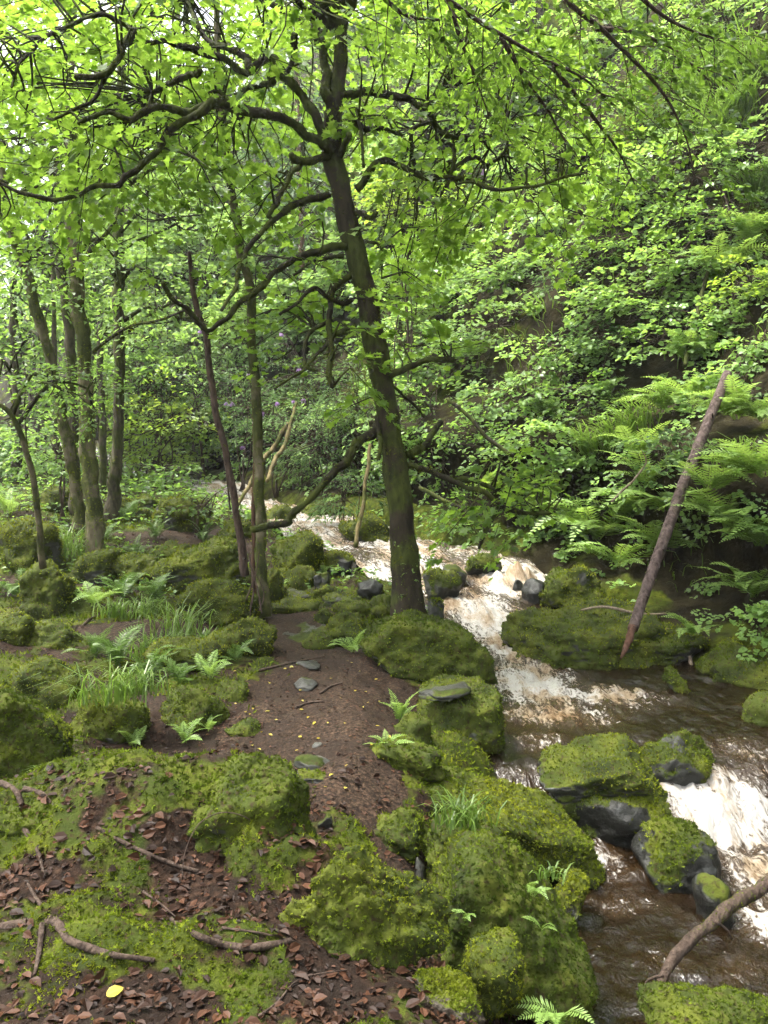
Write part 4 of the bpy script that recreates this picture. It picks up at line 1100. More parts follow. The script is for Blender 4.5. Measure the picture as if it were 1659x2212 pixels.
# pines on the far slope
PINES = [(842, 400, 10, 36, 'leftmost tall pale pine trunk on the far slope'), (862, 405, 9, 38, 'second tall pale pine trunk on the far slope'), (882, 395, 6, 42, 'thin pale pine behind the second pine'), (895, 390, 5, 44, 'thinnest pale pine right of the group on the far slope'),
         (952, 330, 9, 40, 'lone pale pine right of the pine group'), (566, 480, 7, 38, 'far reddish pine trunk above the sunlit slope left of the sycamore'), (645, 470, 7, 36, 'far brown pine trunk just left of the sycamore fork'), (655, 800, 8, 24, 'brown trunk low on the far slope left of the sycamore'), (800, 420, 6, 44, 'thin far pine directly right of the sycamore fork')]
for k, (u, v, r, y, lab) in enumerate(PINES):
    tree('pine_tree', lab, [(u, v), (u - 1, v - 130), (u - 4, v - 290), (u - 8, v - 480), (u - 10, v - 620)], [r, r * .95, r * .85, r * .7, r * .4], y, 'bark_red' if k > 4 else 'bark_pale', None, leaf='larch', tmpl=LANCE, lsize=.34, L=(.9, 1.6), per=26, seed=20 + k, moss=0,
         crown=[(u - 6, v - 500, y, 80, 120, 2.0, 22), (u - 4, v - 330, y + .5, 60, 70, 1.5, 8)], group='pines on the far slope', cat='pine')

# ------------------------------------------------------------------ shrubs of the banks
KIND = {  # material, outline, leaf size, droop
 'hazel': ('leaf_hazel', ROUND, .085, .35), 'mint': ('leaf_mint', ROUND, .085, .3), 'yel': ('leaf_yel', OVATE, .085, .35), 'mid': ('leaf_mid', OVATE, .07, .35),
 'dark': ('leaf_dark', LANCE, .12, .2), 'ivy': ('leaf_dark', ROUND, .06, .6), 'syc': ('leaf_yel', LOBED, .11, .3), 'larch': ('larch', LANCE, .2, .7)}
def shrub(name, label, u, v, ru, rv, kind, y=None, dens=1.0, flowers=0, seed=0, off=.35, group=None, cat='shrub'):
    rg = np.random.default_rng(500 + seed)
    mat, tmpl, ls, droop = KIND[kind]
    if y is None:
        g = G(u, v + rv * .3); cc = P(u, v, g[1] - off); cc[2] = max(cc[2], H(cc[0], cc[1]) + .15)
        base = g + np.array([.1, .15, 0]); base[2] = H(base[0], base[1]) - .05
    else:
        cc = P(u, v, y); base = np.array([cc[0], cc[1], 0.]); base[2] = H(base[0], base[1]) - .05
        if base[2] > cc[2] - .2: base = np.array([cc[0], cc[1] - .2, cc[2] - px(rv, y)])
    cy = cc[1]
    ls = max(min(ls, px(13, cy)), px(10.5, cy))
    n = int(max(7, ru * rv * math.pi / 700 * dens))
    th = unit(rg.normal(size=(n, 3))) * (rg.random((n, 1)) ** .33)
    ctr = cc + th * np.array([px(ru, cy), px(ru, cy) * .5, px(rv, cy)])
    hh = H(ctr[:, 0], ctr[:, 1]) + .08
    ctr[:, 2] = np.maximum(ctr[:, 2], hh)
    o = unit(th * .8 + np.array([-.35, -.75, .05]) + rg.normal(size=th.shape) * .45)
    L = px(rg.uniform(45, 85, n), cy)
    root = empty(name, base, label=label, cat=cat, group=group)
    st = Acc()
    hub = base * .45 + cc * .55
    for k in range(4):
        b = base + rg.normal(size=3) * px(10, cy) * np.array([1, 1, 0])
        tube(st, [b, hub + rg.normal(size=3) * px(18, cy), ctr[rg.integers(n)]], [px(2.2, cy), px(1.6, cy), px(.9, cy)], 5, .1, .25)
    for q, oo, l in zip(ctr, o, L):
        s_ = hub * .4 + cc * .6
        tube(st, [s_, (s_ + q) / 2 + rg.normal(size=3) * px(8, cy), q, q + unit(oo * np.array([1, 1, .35])) * l * .8 - np.array([0, 0, droop * l * .6])], [px(1.6, cy), px(1.1, cy), px(.9, cy), px(.5, cy)], 3, 0, 3.)
    st.build('stems', M['stick'], root)
    p, d, nn, ix = spray_points(ctr, o, L, 30, rg, droop, .6)
    tone = np.clip(.5 + .30 * rg.normal(size=n)[ix] + .14 * rg.normal(size=len(p)), 0, 1)
    la = Acc(); leaves(la, p, d, nn, rg.uniform(.65, 1.25, len(p)) * ls, tmpl, tone, rg)
    la.build('foliage', M[mat], root, smooth=False)
    for k in range(flowers):
        q = ctr[rg.integers(n)] + rg.normal(size=3) * px(12, cy) + np.array([-.05, -.25, .1])
        fl = Acc(); m = 14
        dd = unit(rg.normal(size=(m, 3)) + np.array([0, -.3, .4]))
        leaves(fl, np.repeat(q[None], m, 0), dd, rg.normal(size=(m, 3)), np.full(m, px(6.5, cy)), ROUND, None, rg)
        fl.build('flower', M['petal'], root, smooth=False)
    return root

SH = [
 (1565, 35, 110, 60, 'hazel', 'hazel filling the top right corner of the bank'),
 (1330, 70, 140, 90, 'hazel', 'hazel high on the bank behind the overhanging beech twigs'),
 (1160, 170, 130, 90, 'mint', 'pale shrub high on the far bank right of the sycamore crown'),
 (1020, 120, 110, 100, 'mint', 'pale misty shrub on the far slope behind the sycamore right limbs'),
 (1440, 180, 110, 80, 'mid', 'mid green bush left of the steep grassy patch'),
 (1625, 330, 70, 50, 'hazel', 'small hazel at right edge under the steep grassy patch'),
 (1490, 335, 110, 60, 'hazel', 'broad pale hazel layer under the grassy patch'),
 (1345, 420, 130, 60, 'hazel', 'hazel spreading in the middle of the upper right bank'),
 (1215, 330, 120, 70, 'hazel', 'hazel behind the hanging beech tips'),
 (1180, 465, 120, 60, 'hazel', 'flat topped hazel right of the long horizontal sycamore limb'),
 (1335, 520, 110, 50, 'mid', 'darker bush under the spreading hazel in mid bank'),
 (1570, 470, 100, 50, 'mid', 'leafy bush among ferns at upper right'),
 (1480, 565, 110, 50, 'hazel', 'hazel above the dark rocky hollow at right'),
 (1620, 610, 80, 50, 'yel', 'yellow green hazel hanging in at the right edge'),
 (1050, 470, 110, 60, 'mint', 'pale green shrub below the long horizontal limb'),
 (950, 555, 100, 60, 'mint', 'pale shrub just right of the sycamore trunk middle'),
 (1090, 590, 110, 55, 'hazel', 'light hazel left of the dark root hollow'),
 (1225, 600, 80, 45, 'dark', 'dark glossy bush beside the root hollow'),
 (1330, 640, 100, 40, 'hazel', 'hazel trailing over the root hollow'),
 (945, 655, 100, 50, 'mint', 'pale layered shrub at the height of the hanging dead branch'),
 (1075, 700, 110, 50, 'hazel', 'bright layered hazel below the root hollow'),
 (1215, 750, 100, 50, 'hazel', 'bright hazel in the centre of the right bank'),
 (1335, 720, 90, 50, 'ivy', 'dark ivy curtain above the black rock hole'),
 (1510, 690, 90, 50, 'hazel', 'hazel above the top end of the leaning log'),
 (1625, 745, 60, 45, 'hazel', 'hazel at right edge beside the log top'),
 (990, 790, 110, 50, 'hazel', 'hazel behind the short broken sycamore limb'),
 (1130, 850, 110, 50, 'mint', 'pale shrub low in the middle of the bank'),
 (1265, 850, 80, 40, 'mid', 'bush left of the bright grass patch'),
 (930, 875, 80, 50, 'mid', 'bush right behind the lower sycamore trunk'),
 (1045, 930, 110, 50, 'mid', 'bush over the dark streamside hollow'),
 (1180, 960, 100, 50, 'hazel', 'hazel just above the small sycamore sapling'),
 (1140, 1035, 90, 35, 'syc', 'yellow green sycamore sapling over the white plume'),
 (950, 1000, 70, 45, 'mid', 'bush above the round grey boulder'),
 (1010, 1105, 80, 35, 'mid', 'low dark bush over the stream right of the trunk'),
 (1200, 1100, 70, 35, 'ivy', 'ivy hanging left of the big fern clump'),
 (1440, 960, 70, 40, 'ivy', 'dark ivy left of the leaning log'),
 (1600, 840, 60, 40, 'ivy', 'dark ivy right of the log top'),
 
 
 (1640, 1350, 60, 50, 'hazel', 'small leafy shrub at right edge over the ledges'),
 (1390, 290, 90, 50, 'mid', 'bush left of the pale hazel layer, upper bank'),
 (1090, 320, 90, 60, 'mint', 'misty shrub behind the twisted right sycamore limbs'),
 (1430, 460, 80, 40, 'hazel', 'small hazel between the two upper bank hazels'),
 (1400, 640, 70, 40, 'hazel', 'hazel right above the black rock hole'),
 (1420, 740, 60, 35, 'hazel', 'little hazel spray right of the black rock hole'),
 (870, 960, 50, 50, 'mid', 'sparse bush hidden behind the lower sycamore trunk'),
]
for k, (u, v, ru, rv, kd, lab) in enumerate(SH):
    shrub({'ivy': 'ivy', 'dark': 'holly_bush', 'syc': 'sycamore_sapling'}.get(kd, 'hazel_shrub' if kd == 'hazel' else 'shrub'), lab, u, v, ru, rv, kd, seed=k, cat={'ivy': 'ivy', 'syc': 'sapling'}.get(kd, 'shrub'))
SH2 = [  # further away, with their distance
 (740, 1050, 45, 50, 'dark', 14.0, 'bright leaved rhododendron on the rock left of the trunk', 0, 'rhododendron'),
 (600, 930, 80, 70, 'dark', 19, 'rhododendron with mauve flowers behind the thin straight tree', 12, 'rhododendron'),
 (520, 850, 70, 60, 'dark', 20, 'rhododendron with mauve flowers behind the dead stem', 9, 'rhododendron'),
 (690, 930, 80, 80, 'dark', 17, 'dark rhododendron filling the gap left of the trunk', 3, 'rhododendron'),
 (660, 790, 90, 70, 'dark', 21, 'rhododendron above the leaning yellow poles', 4, 'rhododendron'),
 (430, 800, 90, 60, 'dark', 22, 'dark rhododendron left of the dead stem', 3, 'rhododendron'),
 (1060, 380, 70, 45, 'dark', 22, 'rhododendron with mauve blooms behind the long horizontal limb', 14, 'rhododendron'),
 (1000, 210, 90, 50, 'dark', 30, 'far rhododendron with pale mauve blooms on the upper slope', 10, 'rhododendron'),
 (330, 1000, 55, 35, 'yel', 21, 'sunlit golden bush beside the far stream', 0, 'shrub'),
 (340, 900, 90, 60, 'yel', 20, 'yellow green shrub behind the straight dark trunk', 0, 'shrub'),
 (440, 920, 80, 70, 'yel', 23, 'light yellow shrub left of the dead stem foot', 0, 'shrub'),
 (300, 820, 90, 60, 'mid', 21, 'mid green shrub right of the straight dark trunk', 0, 'shrub'),
 (650, 680, 100, 80, 'mint', 24, 'pale layered tree foliage left of the sycamore trunk', 0, 'shrub'),
 (600, 540, 100, 80, 'mint', 27, 'pale misty foliage between thin tree and sycamore', 0, 'shrub'),
 (650, 410, 90, 70, 'larch', 29, 'feathery pale larch left of the sycamore fork', 0, 'larch'),
 (590, 400, 70, 60, 'larch', 31, 'feathery larch right of the thin tree top', 0, 'larch'),
 (570, 300, 90, 60, 'mint', 33, 'pale far foliage above the feathery larch', 0, 'shrub'),
 (440, 560, 90, 80, 'mint', 25, 'pale far tree foliage left of the thin tree', 0, 'shrub'),
 (430, 430, 90, 70, 'mid', 28, 'far green foliage under the long left limb', 0, 'shrub'),
 (880, 440, 80, 60, 'yel', 15, 'bright yellow green sycamore leaves right of the upper trunk', 0, 'shrub'),
 (860, 600, 70, 60, 'mint', 18, 'pale bush glimpsed right of the middle trunk', 0, 'shrub'),
 (880, 730, 70, 60, 'mint', 16, 'pale bush beside the short broken limb', 0, 'shrub'),
 (60, 960, 80, 50, 'mint', 19, 'pale low foliage at left edge in front of the far water', 0, 'shrub'),
 (30, 700, 90, 70, 'mint', 21, 'pale far foliage at the left edge', 0, 'shrub'),
 (180, 860, 80, 60, 'mid', 20, 'far bush between ivy clad and dark trunks', 0, 'shrub'),
 (290, 720, 90, 60, 'mint', 22, 'pale far foliage right of the straight dark trunk', 0, 'shrub'),
 (70, 480, 90, 80, 'mid', 22, 'far leaves behind the leaning birch top', 0, 'shrub'),
 (340, 540, 90, 80, 'mint', 26, 'pale far foliage below the left limb loop', 0, 'shrub'),
 (200, 620, 90, 80, 'mid', 24, 'far leaves behind the ivy clad trunk', 0, 'shrub'),
 (330, 400, 100, 70, 'mid', 27, 'far leaves behind the left limb loop', 0, 'shrub'),
 (510, 700, 80, 70, 'mint', 23, 'pale far foliage between dead stem and thin tree', 0, 'shrub'),
 (380, 1020, 60, 25, 'mid', 19, 'low bush right of the golden bush', 0, 'shrub'),
 (240, 1000, 60, 35, 'mid', 18, 'low bush behind the foot of the dark trunk', 0, 'shrub'),
 (430, 1075, 45, 22, 'mid', 12.5, 'leafy twig over the lichen topped boulder', 0, 'shrub'),
 (130, 960, 60, 40, 'mid', 13, 'leafy twigs among the left trunks', 0, 'shrub'),
 (760, 600, 60, 70, 'mint', 26, 'pale foliage seen directly behind the leaning trunk', 0, 'shrub'),
 (780, 860, 60, 70, 'dark', 17, 'dark bush directly behind the leaning trunk', 0, 'rhododendron'),
 (810, 480, 60, 70, 'mint', 28, 'pale foliage just right of the sycamore fork', 0, 'shrub'),
 (920, 330, 80, 70, 'mint', 32, 'pale foliage at the foot of the far pines', 0, 'shrub'),
]
for k, (u, v, ru, rv, kd, y, lab, fl, nm) in enumerate(SH2):
    g = G(u, v); y = min(y, g[1] - .5)
    shrub({'larch': 'larch_tree'}.get(nm, nm), lab, u, v, ru * 1.15, rv * 1.15, kd, y, 1.35, fl // 2, 100 + k, cat={'larch': 'larch'}.get(nm, nm))
# tall background trees whose crowns close the view up to the sky
BT = [(-30, 950, 26, 'mid', 'leftmost tall background tree in the far wood'), (90, 960, 30, 'mint', 'tall pale background tree behind the left birch'), (200, 950, 33, 'mid', 'tall background tree behind the ivy clad trunk'), (310, 930, 36, 'mint', 'tall pale background tree right of the dark trunk'),
      (400, 900, 32, 'yel', 'tall yellow green background tree left of the dead stem'), (490, 800, 38, 'mint', 'tall pale background tree behind the dead stem top'), (700, 600, 40, 'mint', 'tall misty background tree behind the sycamore fork'), (1120, 350, 34, 'mint', 'tall background tree on the upper slope right of the pines')]
for k, (u, v, y, kd, lab) in enumerate(BT):
    rg = np.random.default_rng(900 + k)
    base = P(u, v, y); top = base + np.array([0, 0, 17.])
    mat, tmpl, ls, dr = KIND[kd]
    root = empty('background_tree', base, label=lab, cat='tree', group='tall trees of the far wood')
    acc = Acc(); C, R, V, T = tube(acc, [base, base * .7 + top * .3 + np.array([.3, 0, 0]), base * .3 + top * .7, top], [.24, .2, .14, .06], 8, .15, .4)
    n = 120 if k < 4 else 85
    th = unit(rg.normal(size=(n, 3))) * rg.random((n, 1)) ** .4
    cc = base + np.array([0, 0, 10.5])
    ctr = cc + th * np.array([3.6, 2.4, 8.0])
    for q in ctr[::2]:
        a = C[np.argmin(np.abs(C[:, 2] - (q[2] - 1.2)))]
        tube(acc, [a, (a + q) / 2 + np.array([0, 0, .3]), q], [.06, .045, .025], 4, .1, .6)
    acc.build('trunk', M['bark_ivy'], root)
    o = unit(th + rg.normal(size=th.shape) * .4)
    p, d, nn, ix = spray_points(ctr, o, rg.uniform(1.2, 2.2, n), 34, rg, .3, .6)
    la = Acc(); leaves(la, p, d, nn, rg.uniform(.7, 1.3, len(p)) * px(11, y), tmpl, np.clip(.5 + .25 * rg.normal(size=n)[ix] + .1 * rg.normal(size=len(p)), 0, 1), rg)
    la.build('crown', M[mat], root, smooth=False)

# ------------------------------------------------------------------ the beech twigs that hang in from above
rg = np.random.default_rng(77)
bl = [([(1120, -120), (1230, 5), (1294, 60), (1370, 135), (1420, 185), (1460, 245), (1485, 300), (1500, 380)], 4.5, 4.9), ([(860, -90), (970, 5), (1080, 75), (1180, 130), (1255, 165), (1330, 230)], 4.4, 4.8),
      ([(780, -60), (860, 25), (930, 40), (1010, 35)], 4.6, 5.0), ([(1080, 75), (1130, 160), (1190, 250), (1230, 320)], 4.7, 5.1), ([(1294, 60), (1380, 70), (1460, 110), (1540, 180)], 4.7, 5.0),
      ([(1180, 130), (1270, 240), (1330, 320), (1370, 400)], 4.8, 5.1), ([(1300, -80), (1400, 10), (1480, 60), (1560, 90)], 4.4, 4.7), ([(970, 5), (1000, 100), (1030, 180), (1060, 260)], 4.8, 5.3)]
beech = empty('beech_branch', P(1120, -160, 4.4), label='dark beech twigs hanging in from the top edge right of the sycamore', cat='branch')
cs, os_ = [], []
for k, (lp, ya, yb) in enumerate(bl):
    acc = Acc()
    C, R, V, T = tube(acc, pxline(lp, ya, yb), np.linspace(.016, .004, len(lp)), 6, .15, .05, 1.5, 0, k)
    T_ = unit(np.gradient(C, axis=0))
    for j in range(int(len(C) * .1), len(C), 3):
        for sgn in (-1, 1):
            if rg.random() < .15: continue
            lat = unit(np.cross(T_[j], np.array([0, 0, 1.0]))) * sgn
            o = unit(T_[j] * .8 + lat * .8 + rg.normal(size=3) * .25 + np.array([0, 0, -.25]))
            l = rg.uniform(.25, .5)
            tube(acc, [C[j], C[j] + o * l * .5, C[j] + o * l - np.array([0, 0, .25 * l])], [.005, .003, .0015], 3, 0, .1)
            cs.append(C[j] + o * .02); os_.append((o, l))
    acc.build('twig', M['stick'], beech)
cs = np.array(cs); ol = np.array([o for o, l in os_]); ll = np.array([l for o, l in os_])
p, d, n, ix = spray_points(cs, ol, ll, 30, rg, .3, .36)
n = n + rg.normal(size=n.shape) * .35
sz = rg.uniform(.036, .06, len(p)); rr = np.clip(.5 + .3 * rg.normal(size=len(p)), 0, 1)
vis = (p[:, 2] - CAMZ < .58 * p[:, 1])
big = np.argsort(p[:, 1] / sz + 1e4 * ~vis)[:300]
rest = np.ones(len(p), bool); rest[big] = False
la = Acc(); leaves(la, p[rest], d[rest], n[rest], sz[rest], OVATE, rr[rest], rg)
la.build('leaves', M['leaf_beech'], beech, smooth=False, kind='stuff')
leaf_parts(beech, p[big], d[big], n[big], sz[big], OVATE, 'leaf_beech', (.2, .5, .8))

# ------------------------------------------------------------------ ferns
def frond_mesh(seed, arch, name, mat, pairs=19):
    rg = np.random.default_rng(seed)
    acc = Acc()
    t = np.linspace(0, 1, 14)
    def cur(t): return np.stack([.05 * np.sin(t * 2 + seed), t * (1 - .18 * t * arch), .55 * t * arch - .75 * t ** 2 * arch], -1)
    c = cur(t); w = .010 * (1 - t * .8)
    V = np.concatenate([c + np.array([1, 0, 0]) * w[:, None], c - np.array([1, 0, 0]) * w[:, None] + np.array([0, 0, .004])])
    i = np.arange(13)
    acc.add(V, [np.stack([i, i + 1, i + 15, i + 14], -1)], rnd=.15)
    tt = np.linspace(.12, .985, pairs)
    pc = cur(tt); tg = unit(cur(tt + .01) - cur(tt - .01))
    prof = .175 * np.clip(np.sin(np.pi * np.clip(tt * .78 + .22, 0, 1)), .03, 1) ** .9
    for sgn in (-1, 1):
        side = unit(np.cross(tg, np.array([0, 0, 1.]))) * sgn
        d = unit(side + tg * (.25 + .35 * tt[:, None]) + np.array([0, 0, -.12]) + rg.normal(size=side.shape) * .06)
        nrm = unit(np.cross(side, tg) * sgn * -1.0)
        L = prof * rg.uniform(.88, 1.1, pairs)
        wd = np.cross(d, nrm)
        W = (.5 * .87 / pairs * .66) * np.ones(pairs)
        pts = [pc, pc + d * L[:, None] * .3 + wd * W[:, None], pc + d * L[:, None] * .7 + wd * W[:, None] * .7 - nrm * L[:, None] * .03,
               pc + d * L[:, None] - nrm * L[:, None] * .12, pc + d * L[:, None] * .7 - wd * W[:, None] * .7 - nrm * L[:, None] * .03, pc + d * L[:, None] * .3 - wd * W[:, None]]
        V = np.stack(pts, 1).reshape(-1, 3)
        F = np.arange(pairs)[:, None] * 6
        acc.add(V, [np.concatenate([F + np.array([[0, 1, 2, 3]]), F + np.array([[0, 3, 4, 5]])])], rnd=np.repeat(np.clip(.45 + .35 * tt + .12 * rg.normal(size=pairs), 0, 1), 6))
    return mesh(name, np.concatenate(acc.V), [np.concatenate(q) for q in acc.F.values()], M[mat], {k: np.concatenate(a) for k, a in acc.A.items()}, False)
FR = {m: [frond_mesh(s, a, 'frond', m) for s, a in ((1, .75), (2, 1.0), (3, 1.25), (4, .55))] for m in ('fern', 'fern_dark')}
FR['dead_frond'] = [frond_mesh(5, 1.5, 'dead_frond', 'dead_frond')]
def fern(label, u, v, size, n, face=None, y=None, mat='fern', seed=0, spread=1.0, lift=.55, dead=0):
    """face: compass direction the crown leans to (None: all round)."""
    rg = np.random.default_rng(3000 + seed)
    g = G(u, v) if y is None else P(u, v, y)
    if face is not None and y is None: g = P(u, v, g[1] - .22)
    root = empty('fern', g, label=label, cat='fern')
    S = px(size, g[1])
    for k in range(n + dead):
        az = 2 * math.pi * k / n + rg.uniform(-.3, .3) if face is None else face + rg.uniform(-1.45, 1.45) * spread
        el = rg.uniform(.35, 1.0) * lift * 1.9
        dd = k >= n
        if dd: el = -.9
        o = bpy.data.objects.new('dead_frond' if dd else 'frond', FR['dead_frond'][0] if dd else FR[mat][rg.integers(4)])
        put(o, root)
        # local +Y runs along the frond; turn to the azimuth (0 = +X), then raise
        Mx = Matrix.Rotation(az - math.pi / 2, 4, 'Z') @ Matrix.Rotation(el, 4, 'X') @ Matrix.Rotation(rg.uniform(-.35, .35), 4, 'Y')
        o.matrix_local = Mx @ Matrix.Scale(float(S * rg.uniform(.7, 1.15)), 4)
    return root
OUT = math.radians(232)   # away from the right bank, towards the stream and the camera
FN = [
 (1290, 1165, 150, 13, OUT, 'large bright fern, left end of the fern row over the ledge', 'fern', 3), (1355, 1120, 135, 11, OUT, 'bright fern behind the left end fern, above the ledge', 'fern', 2), (1340, 1225, 110, 8, OUT, 'smaller fern drooping under the large bright fern', 'fern', 1),
 (1440, 1105, 140, 11, OUT, 'fern draped across the leaning log', 'fern', 2), (1400, 1050, 110, 9, OUT, 'fern left of the log, behind the draped one', 'fern', 0), (1430, 1190, 110, 9, OUT, 'fern right under the log crossing point', 'fern', 2),
 (1575, 1140, 150, 12, OUT, 'large fern right of the log at ledge height', 'fern', 3), (1640, 1180, 130, 9, OUT, 'fern at right edge below the large right fern', 'fern', 2), (1650, 1030, 150, 11, OUT, 'large yellow lit fern at the right edge beside the log', 'fern', 1),
 (1530, 1060, 100, 8, OUT, 'fern close right of the log middle', 'fern', 0), (1500, 870, 110, 9, OUT, 'fern left of the log top', 'fern', 2), (1440, 885, 90, 8, OUT, 'fern lower left of the log top', 'fern', 1), (1590, 905, 110, 9, OUT, 'fern right of the upper log', 'fern', 3),
 (1645, 910, 90, 8, OUT, 'small fern at right edge near the upper log', 'fern', 0), (1310, 870, 80, 8, OUT, 'isolated fern in the middle of the right bank', 'fern_dark', 0), (1180, 900, 70, 7, OUT, 'little fern in the bushes left of the grass patch', 'fern_dark', 0), (1560, 590, 100, 8, OUT, 'fern high on the bank at upper right', 'fern', 0),
 (1630, 1290, 120, 9, OUT, 'fern at right edge over the lower ledges', 'fern', 0), (1500, 1372, 70, 6, OUT, 'small fern by the foot of the upright stick', 'fern', 0), (1240, 1020, 75, 7, OUT, 'fern behind the sapling above the plume', 'fern_dark', 0), (1150, 1130, 70, 7, OUT, 'dark fern hanging above the white plume', 'fern_dark', 1), (1620, 520, 90, 8, OUT, 'fern at right edge under the upper hazels', 'fern', 0),
 (1480, 780, 90, 8, OUT, 'fern just above the log top end', 'fern', 0), (1380, 980, 90, 8, OUT, 'fern below the bright grass patch', 'fern', 0),
 (45, 1295, 115, 10, None, 'tall fern at left edge over the mossy hump', 'fern_dark', 0), (70, 1200, 90, 9, None, 'fern beside the thin bent birch', 'fern_dark', 0), (15, 1110, 85, 8, None, 'pale fern at the left edge above the triangular boulder', 'fern', 0), (110, 1300, 100, 9, None, 'feathery fern between hump and clearing', 'fern_dark', 0),
 (200, 1310, 90, 8, None, 'fern at the back of the small earth clearing', 'fern', 0), (265, 1295, 105, 9, None, 'fern below the bare ended boulder', 'fern_dark', 0), (335, 1300, 100, 9, None, 'fern left of the shaggy dome boulder', 'fern_dark', 0), (275, 1125, 80, 9, None, 'fern at the foot of the dark trunk', 'fern_dark', 0),
 (225, 1165, 60, 8, None, 'small fern right of the ivy clad trunk foot', 'fern_dark', 0), (335, 1165, 75, 9, None, 'fern on the far path left of the lichen boulder', 'fern_dark', 0), (290, 1200, 65, 8, None, 'fern behind the mossy boulder with bare end', 'fern_dark', 0), (440, 1170, 60, 8, None, 'fern at the far path beside the dead stem', 'fern_dark', 0),
 (255, 1440, 120, 10, None, 'fern in the middle of the left hollow', 'fern_dark', 0), (325, 1470, 125, 10, None, 'large dark fern behind the loaf boulder', 'fern_dark', 0), (385, 1480, 100, 8, None, 'fern rising from the top of the loaf boulder', 'fern_dark', 0), (205, 1420, 90, 8, None, 'fern at the front of the earth clearing', 'fern_dark', 0),
 (455, 1465, 85, 8, None, 'fern reaching over the path edge', 'fern', 0), (510, 1430, 75, 8, None, 'fern in front of the bright mossy dome', 'fern_dark', 0), (452, 1580, 60, 5, None, 'single upright little fern below the loaf boulder', 'fern', 0), (290, 1612, 70, 6, None, 'low fern in the brown litter left', 'fern', 0), (400, 1605, 75, 7, None, 'low fern in the brown litter right', 'fern', 0),
 (865, 1560, 85, 8, None, 'fern on the path edge beside the block boulder', 'fern', 0), (835, 1625, 80, 7, None, 'fern low on the mossy step', 'fern', 0), (905, 1600, 60, 6, None, 'small fern against the block boulder', 'fern_dark', 0), (762, 1410, 75, 8, None, 'fern left of the long dark green boulder', 'fern', 0), (700, 1250, 45, 6, None, 'tiny fern by the moss draped block', 'fern', 0), (600, 1275, 50, 7, None, 'little fern at the foot of the thin straight tree', 'fern', 0), (640, 1130, 50, 7, None, 'fern on the yellow mossy mound', 'fern', 0), (485, 1215, 50, 7, None, 'fern behind the big green boulder', 'fern_dark', 0)]
for k, (u, v, s, n, fc, lab, mt, dd) in enumerate(FN):
    fern(lab, u, v, s * (1.05 if fc is None else 1.3), n + (0 if fc is None else 4), fc, None, mt, k, lift=.62 if fc is None else .42, dead=0)
for k, (u, v, y, s, n, lab) in enumerate([(1005, 1985, 2.85, 60, 5, 'small fern low on the largest mossy boulder, left side'), (1150, 1935, 2.9, 75, 4, 'upright fern frond high on the largest mossy boulder'), (1170, 2010, 2.85, 60, 4, 'bright little fern right of the frond on the largest boulder'), (1215, 2215, 2.6, 150, 7, 'large fern cut off by the bottom edge by the dark pool')]):
    fern(lab, u, v, s, n, math.radians(250), y, 'fern', 80 + k, lift=.6)

# ------------------------------------------------------------------ grass
def grass(acc, p, h, rng_, lean=.5, w=.006, out=None):
    m = len(p)
    d = rng_.normal(size=(m, 3)) * np.array([1, 1, 0]) * lean
    if out is not None: d += out
    hh = h * rng_.uniform(.5, 1.2, m)
    a = p; b = p + (np.array([0, 0, .6]) + d * .35) * hh[:, None]; c = p + (np.array([0, 0, .85]) + d * 1.0) * hh[:, None]; e = p + (np.array([0, 0, .72]) + d * 1.7) * hh[:, None]
    s = unit(np.cross(d + 1e-4, np.array([0, 0, 1.0]))) * (w if np.ndim(w) == 0 else w[:, None])
    V = np.stack([a - s, a + s, b - s, b + s, c - s * .7, c + s * .7, e], 1).reshape(-1, 3)
    i = np.arange(m)[:, None] * 7
    acc.add(V, [np.concatenate([i + np.array([[0, 1, 3, 2]]), i + np.array([[2, 3, 5, 4]])]), i + np.array([[4, 5, 6]])], rnd=np.repeat(rng_.random(m), 7))
GR = [(395, 1372, 75, 'bright long grass between dome boulder and flat mossy slab', None), (1000, 1785, 62, 'bright grass clump on the mossy shoulder beside the gully', 3.4), (228, 1520, 85, 'long grass clump on the mossy hummock', 4.5), (300, 1500, 60, 'thin grass clump left of the loaf boulder', 4.6), (165, 1200, 70, 'bright grass right of the triangular boulder', None),
      (250, 1335, 45, 'grass at the back of the earth clearing', None), (320, 1330, 40, 'grass in front of the left fern group', None), (140, 1700, 55, 'grass at the foot of the smooth egg shaped boulder', 3.5), (330, 1420, 60, 'grass behind the large dark fern', None), (1185, 1900, 34, 'sparse pale grass on top of the fern face boulder', 2.95), (455, 1395, 40, 'grass in front of the shaggy dome boulder', None),
      (1320, 965, 70, 'bright grass tuft in the middle of the right bank', None), (1270, 985, 60, 'grass tuft left of the mid bank grass', None), (1375, 930, 60, 'grass tuft right of the mid bank grass', None), (1300, 1030, 55, 'grass tuft above the large bright fern', None), (1585, 1010, 60, 'grass tuft right of the log', None), (1600, 250, 70, 'long grass hanging on the steep patch at upper right', None), (1540, 300, 65, 'grass left of the hanging long grass', None), (1640, 420, 65, 'grass at right edge above the upper ferns', None), (1500, 230, 60, 'grass top left of the steep patch', None), (1640, 160, 60, 'grass at right edge near the top corner', None), (1560, 160, 60, 'grass at the top of the steep patch', None)]
for k, (u, v, h, lab, y) in enumerate(GR):
    rg = np.random.default_rng(4000 + k)
    g = G(u, v) if y is None else P(u, v, y)
    m = 90 if 'sparse' not in lab else 24
    p = g + rg.normal(size=(m, 3)) * np.array([px(h * .42, g[1]), px(h * .3, g[1]), 0])
    if y is None: p = drop(p) - np.array([0, 0, .01])
    acc = Acc(); grass(acc, p, px(h, g[1]), rg, .45, max(.004, px(1.3, g[1])), np.array([-.5, -.5, 0]) if u > 1200 and v < 1100 else None)
    root = acc.build('grass_tuft', M['grass'], None, smooth=False, label=lab, cat='grass')
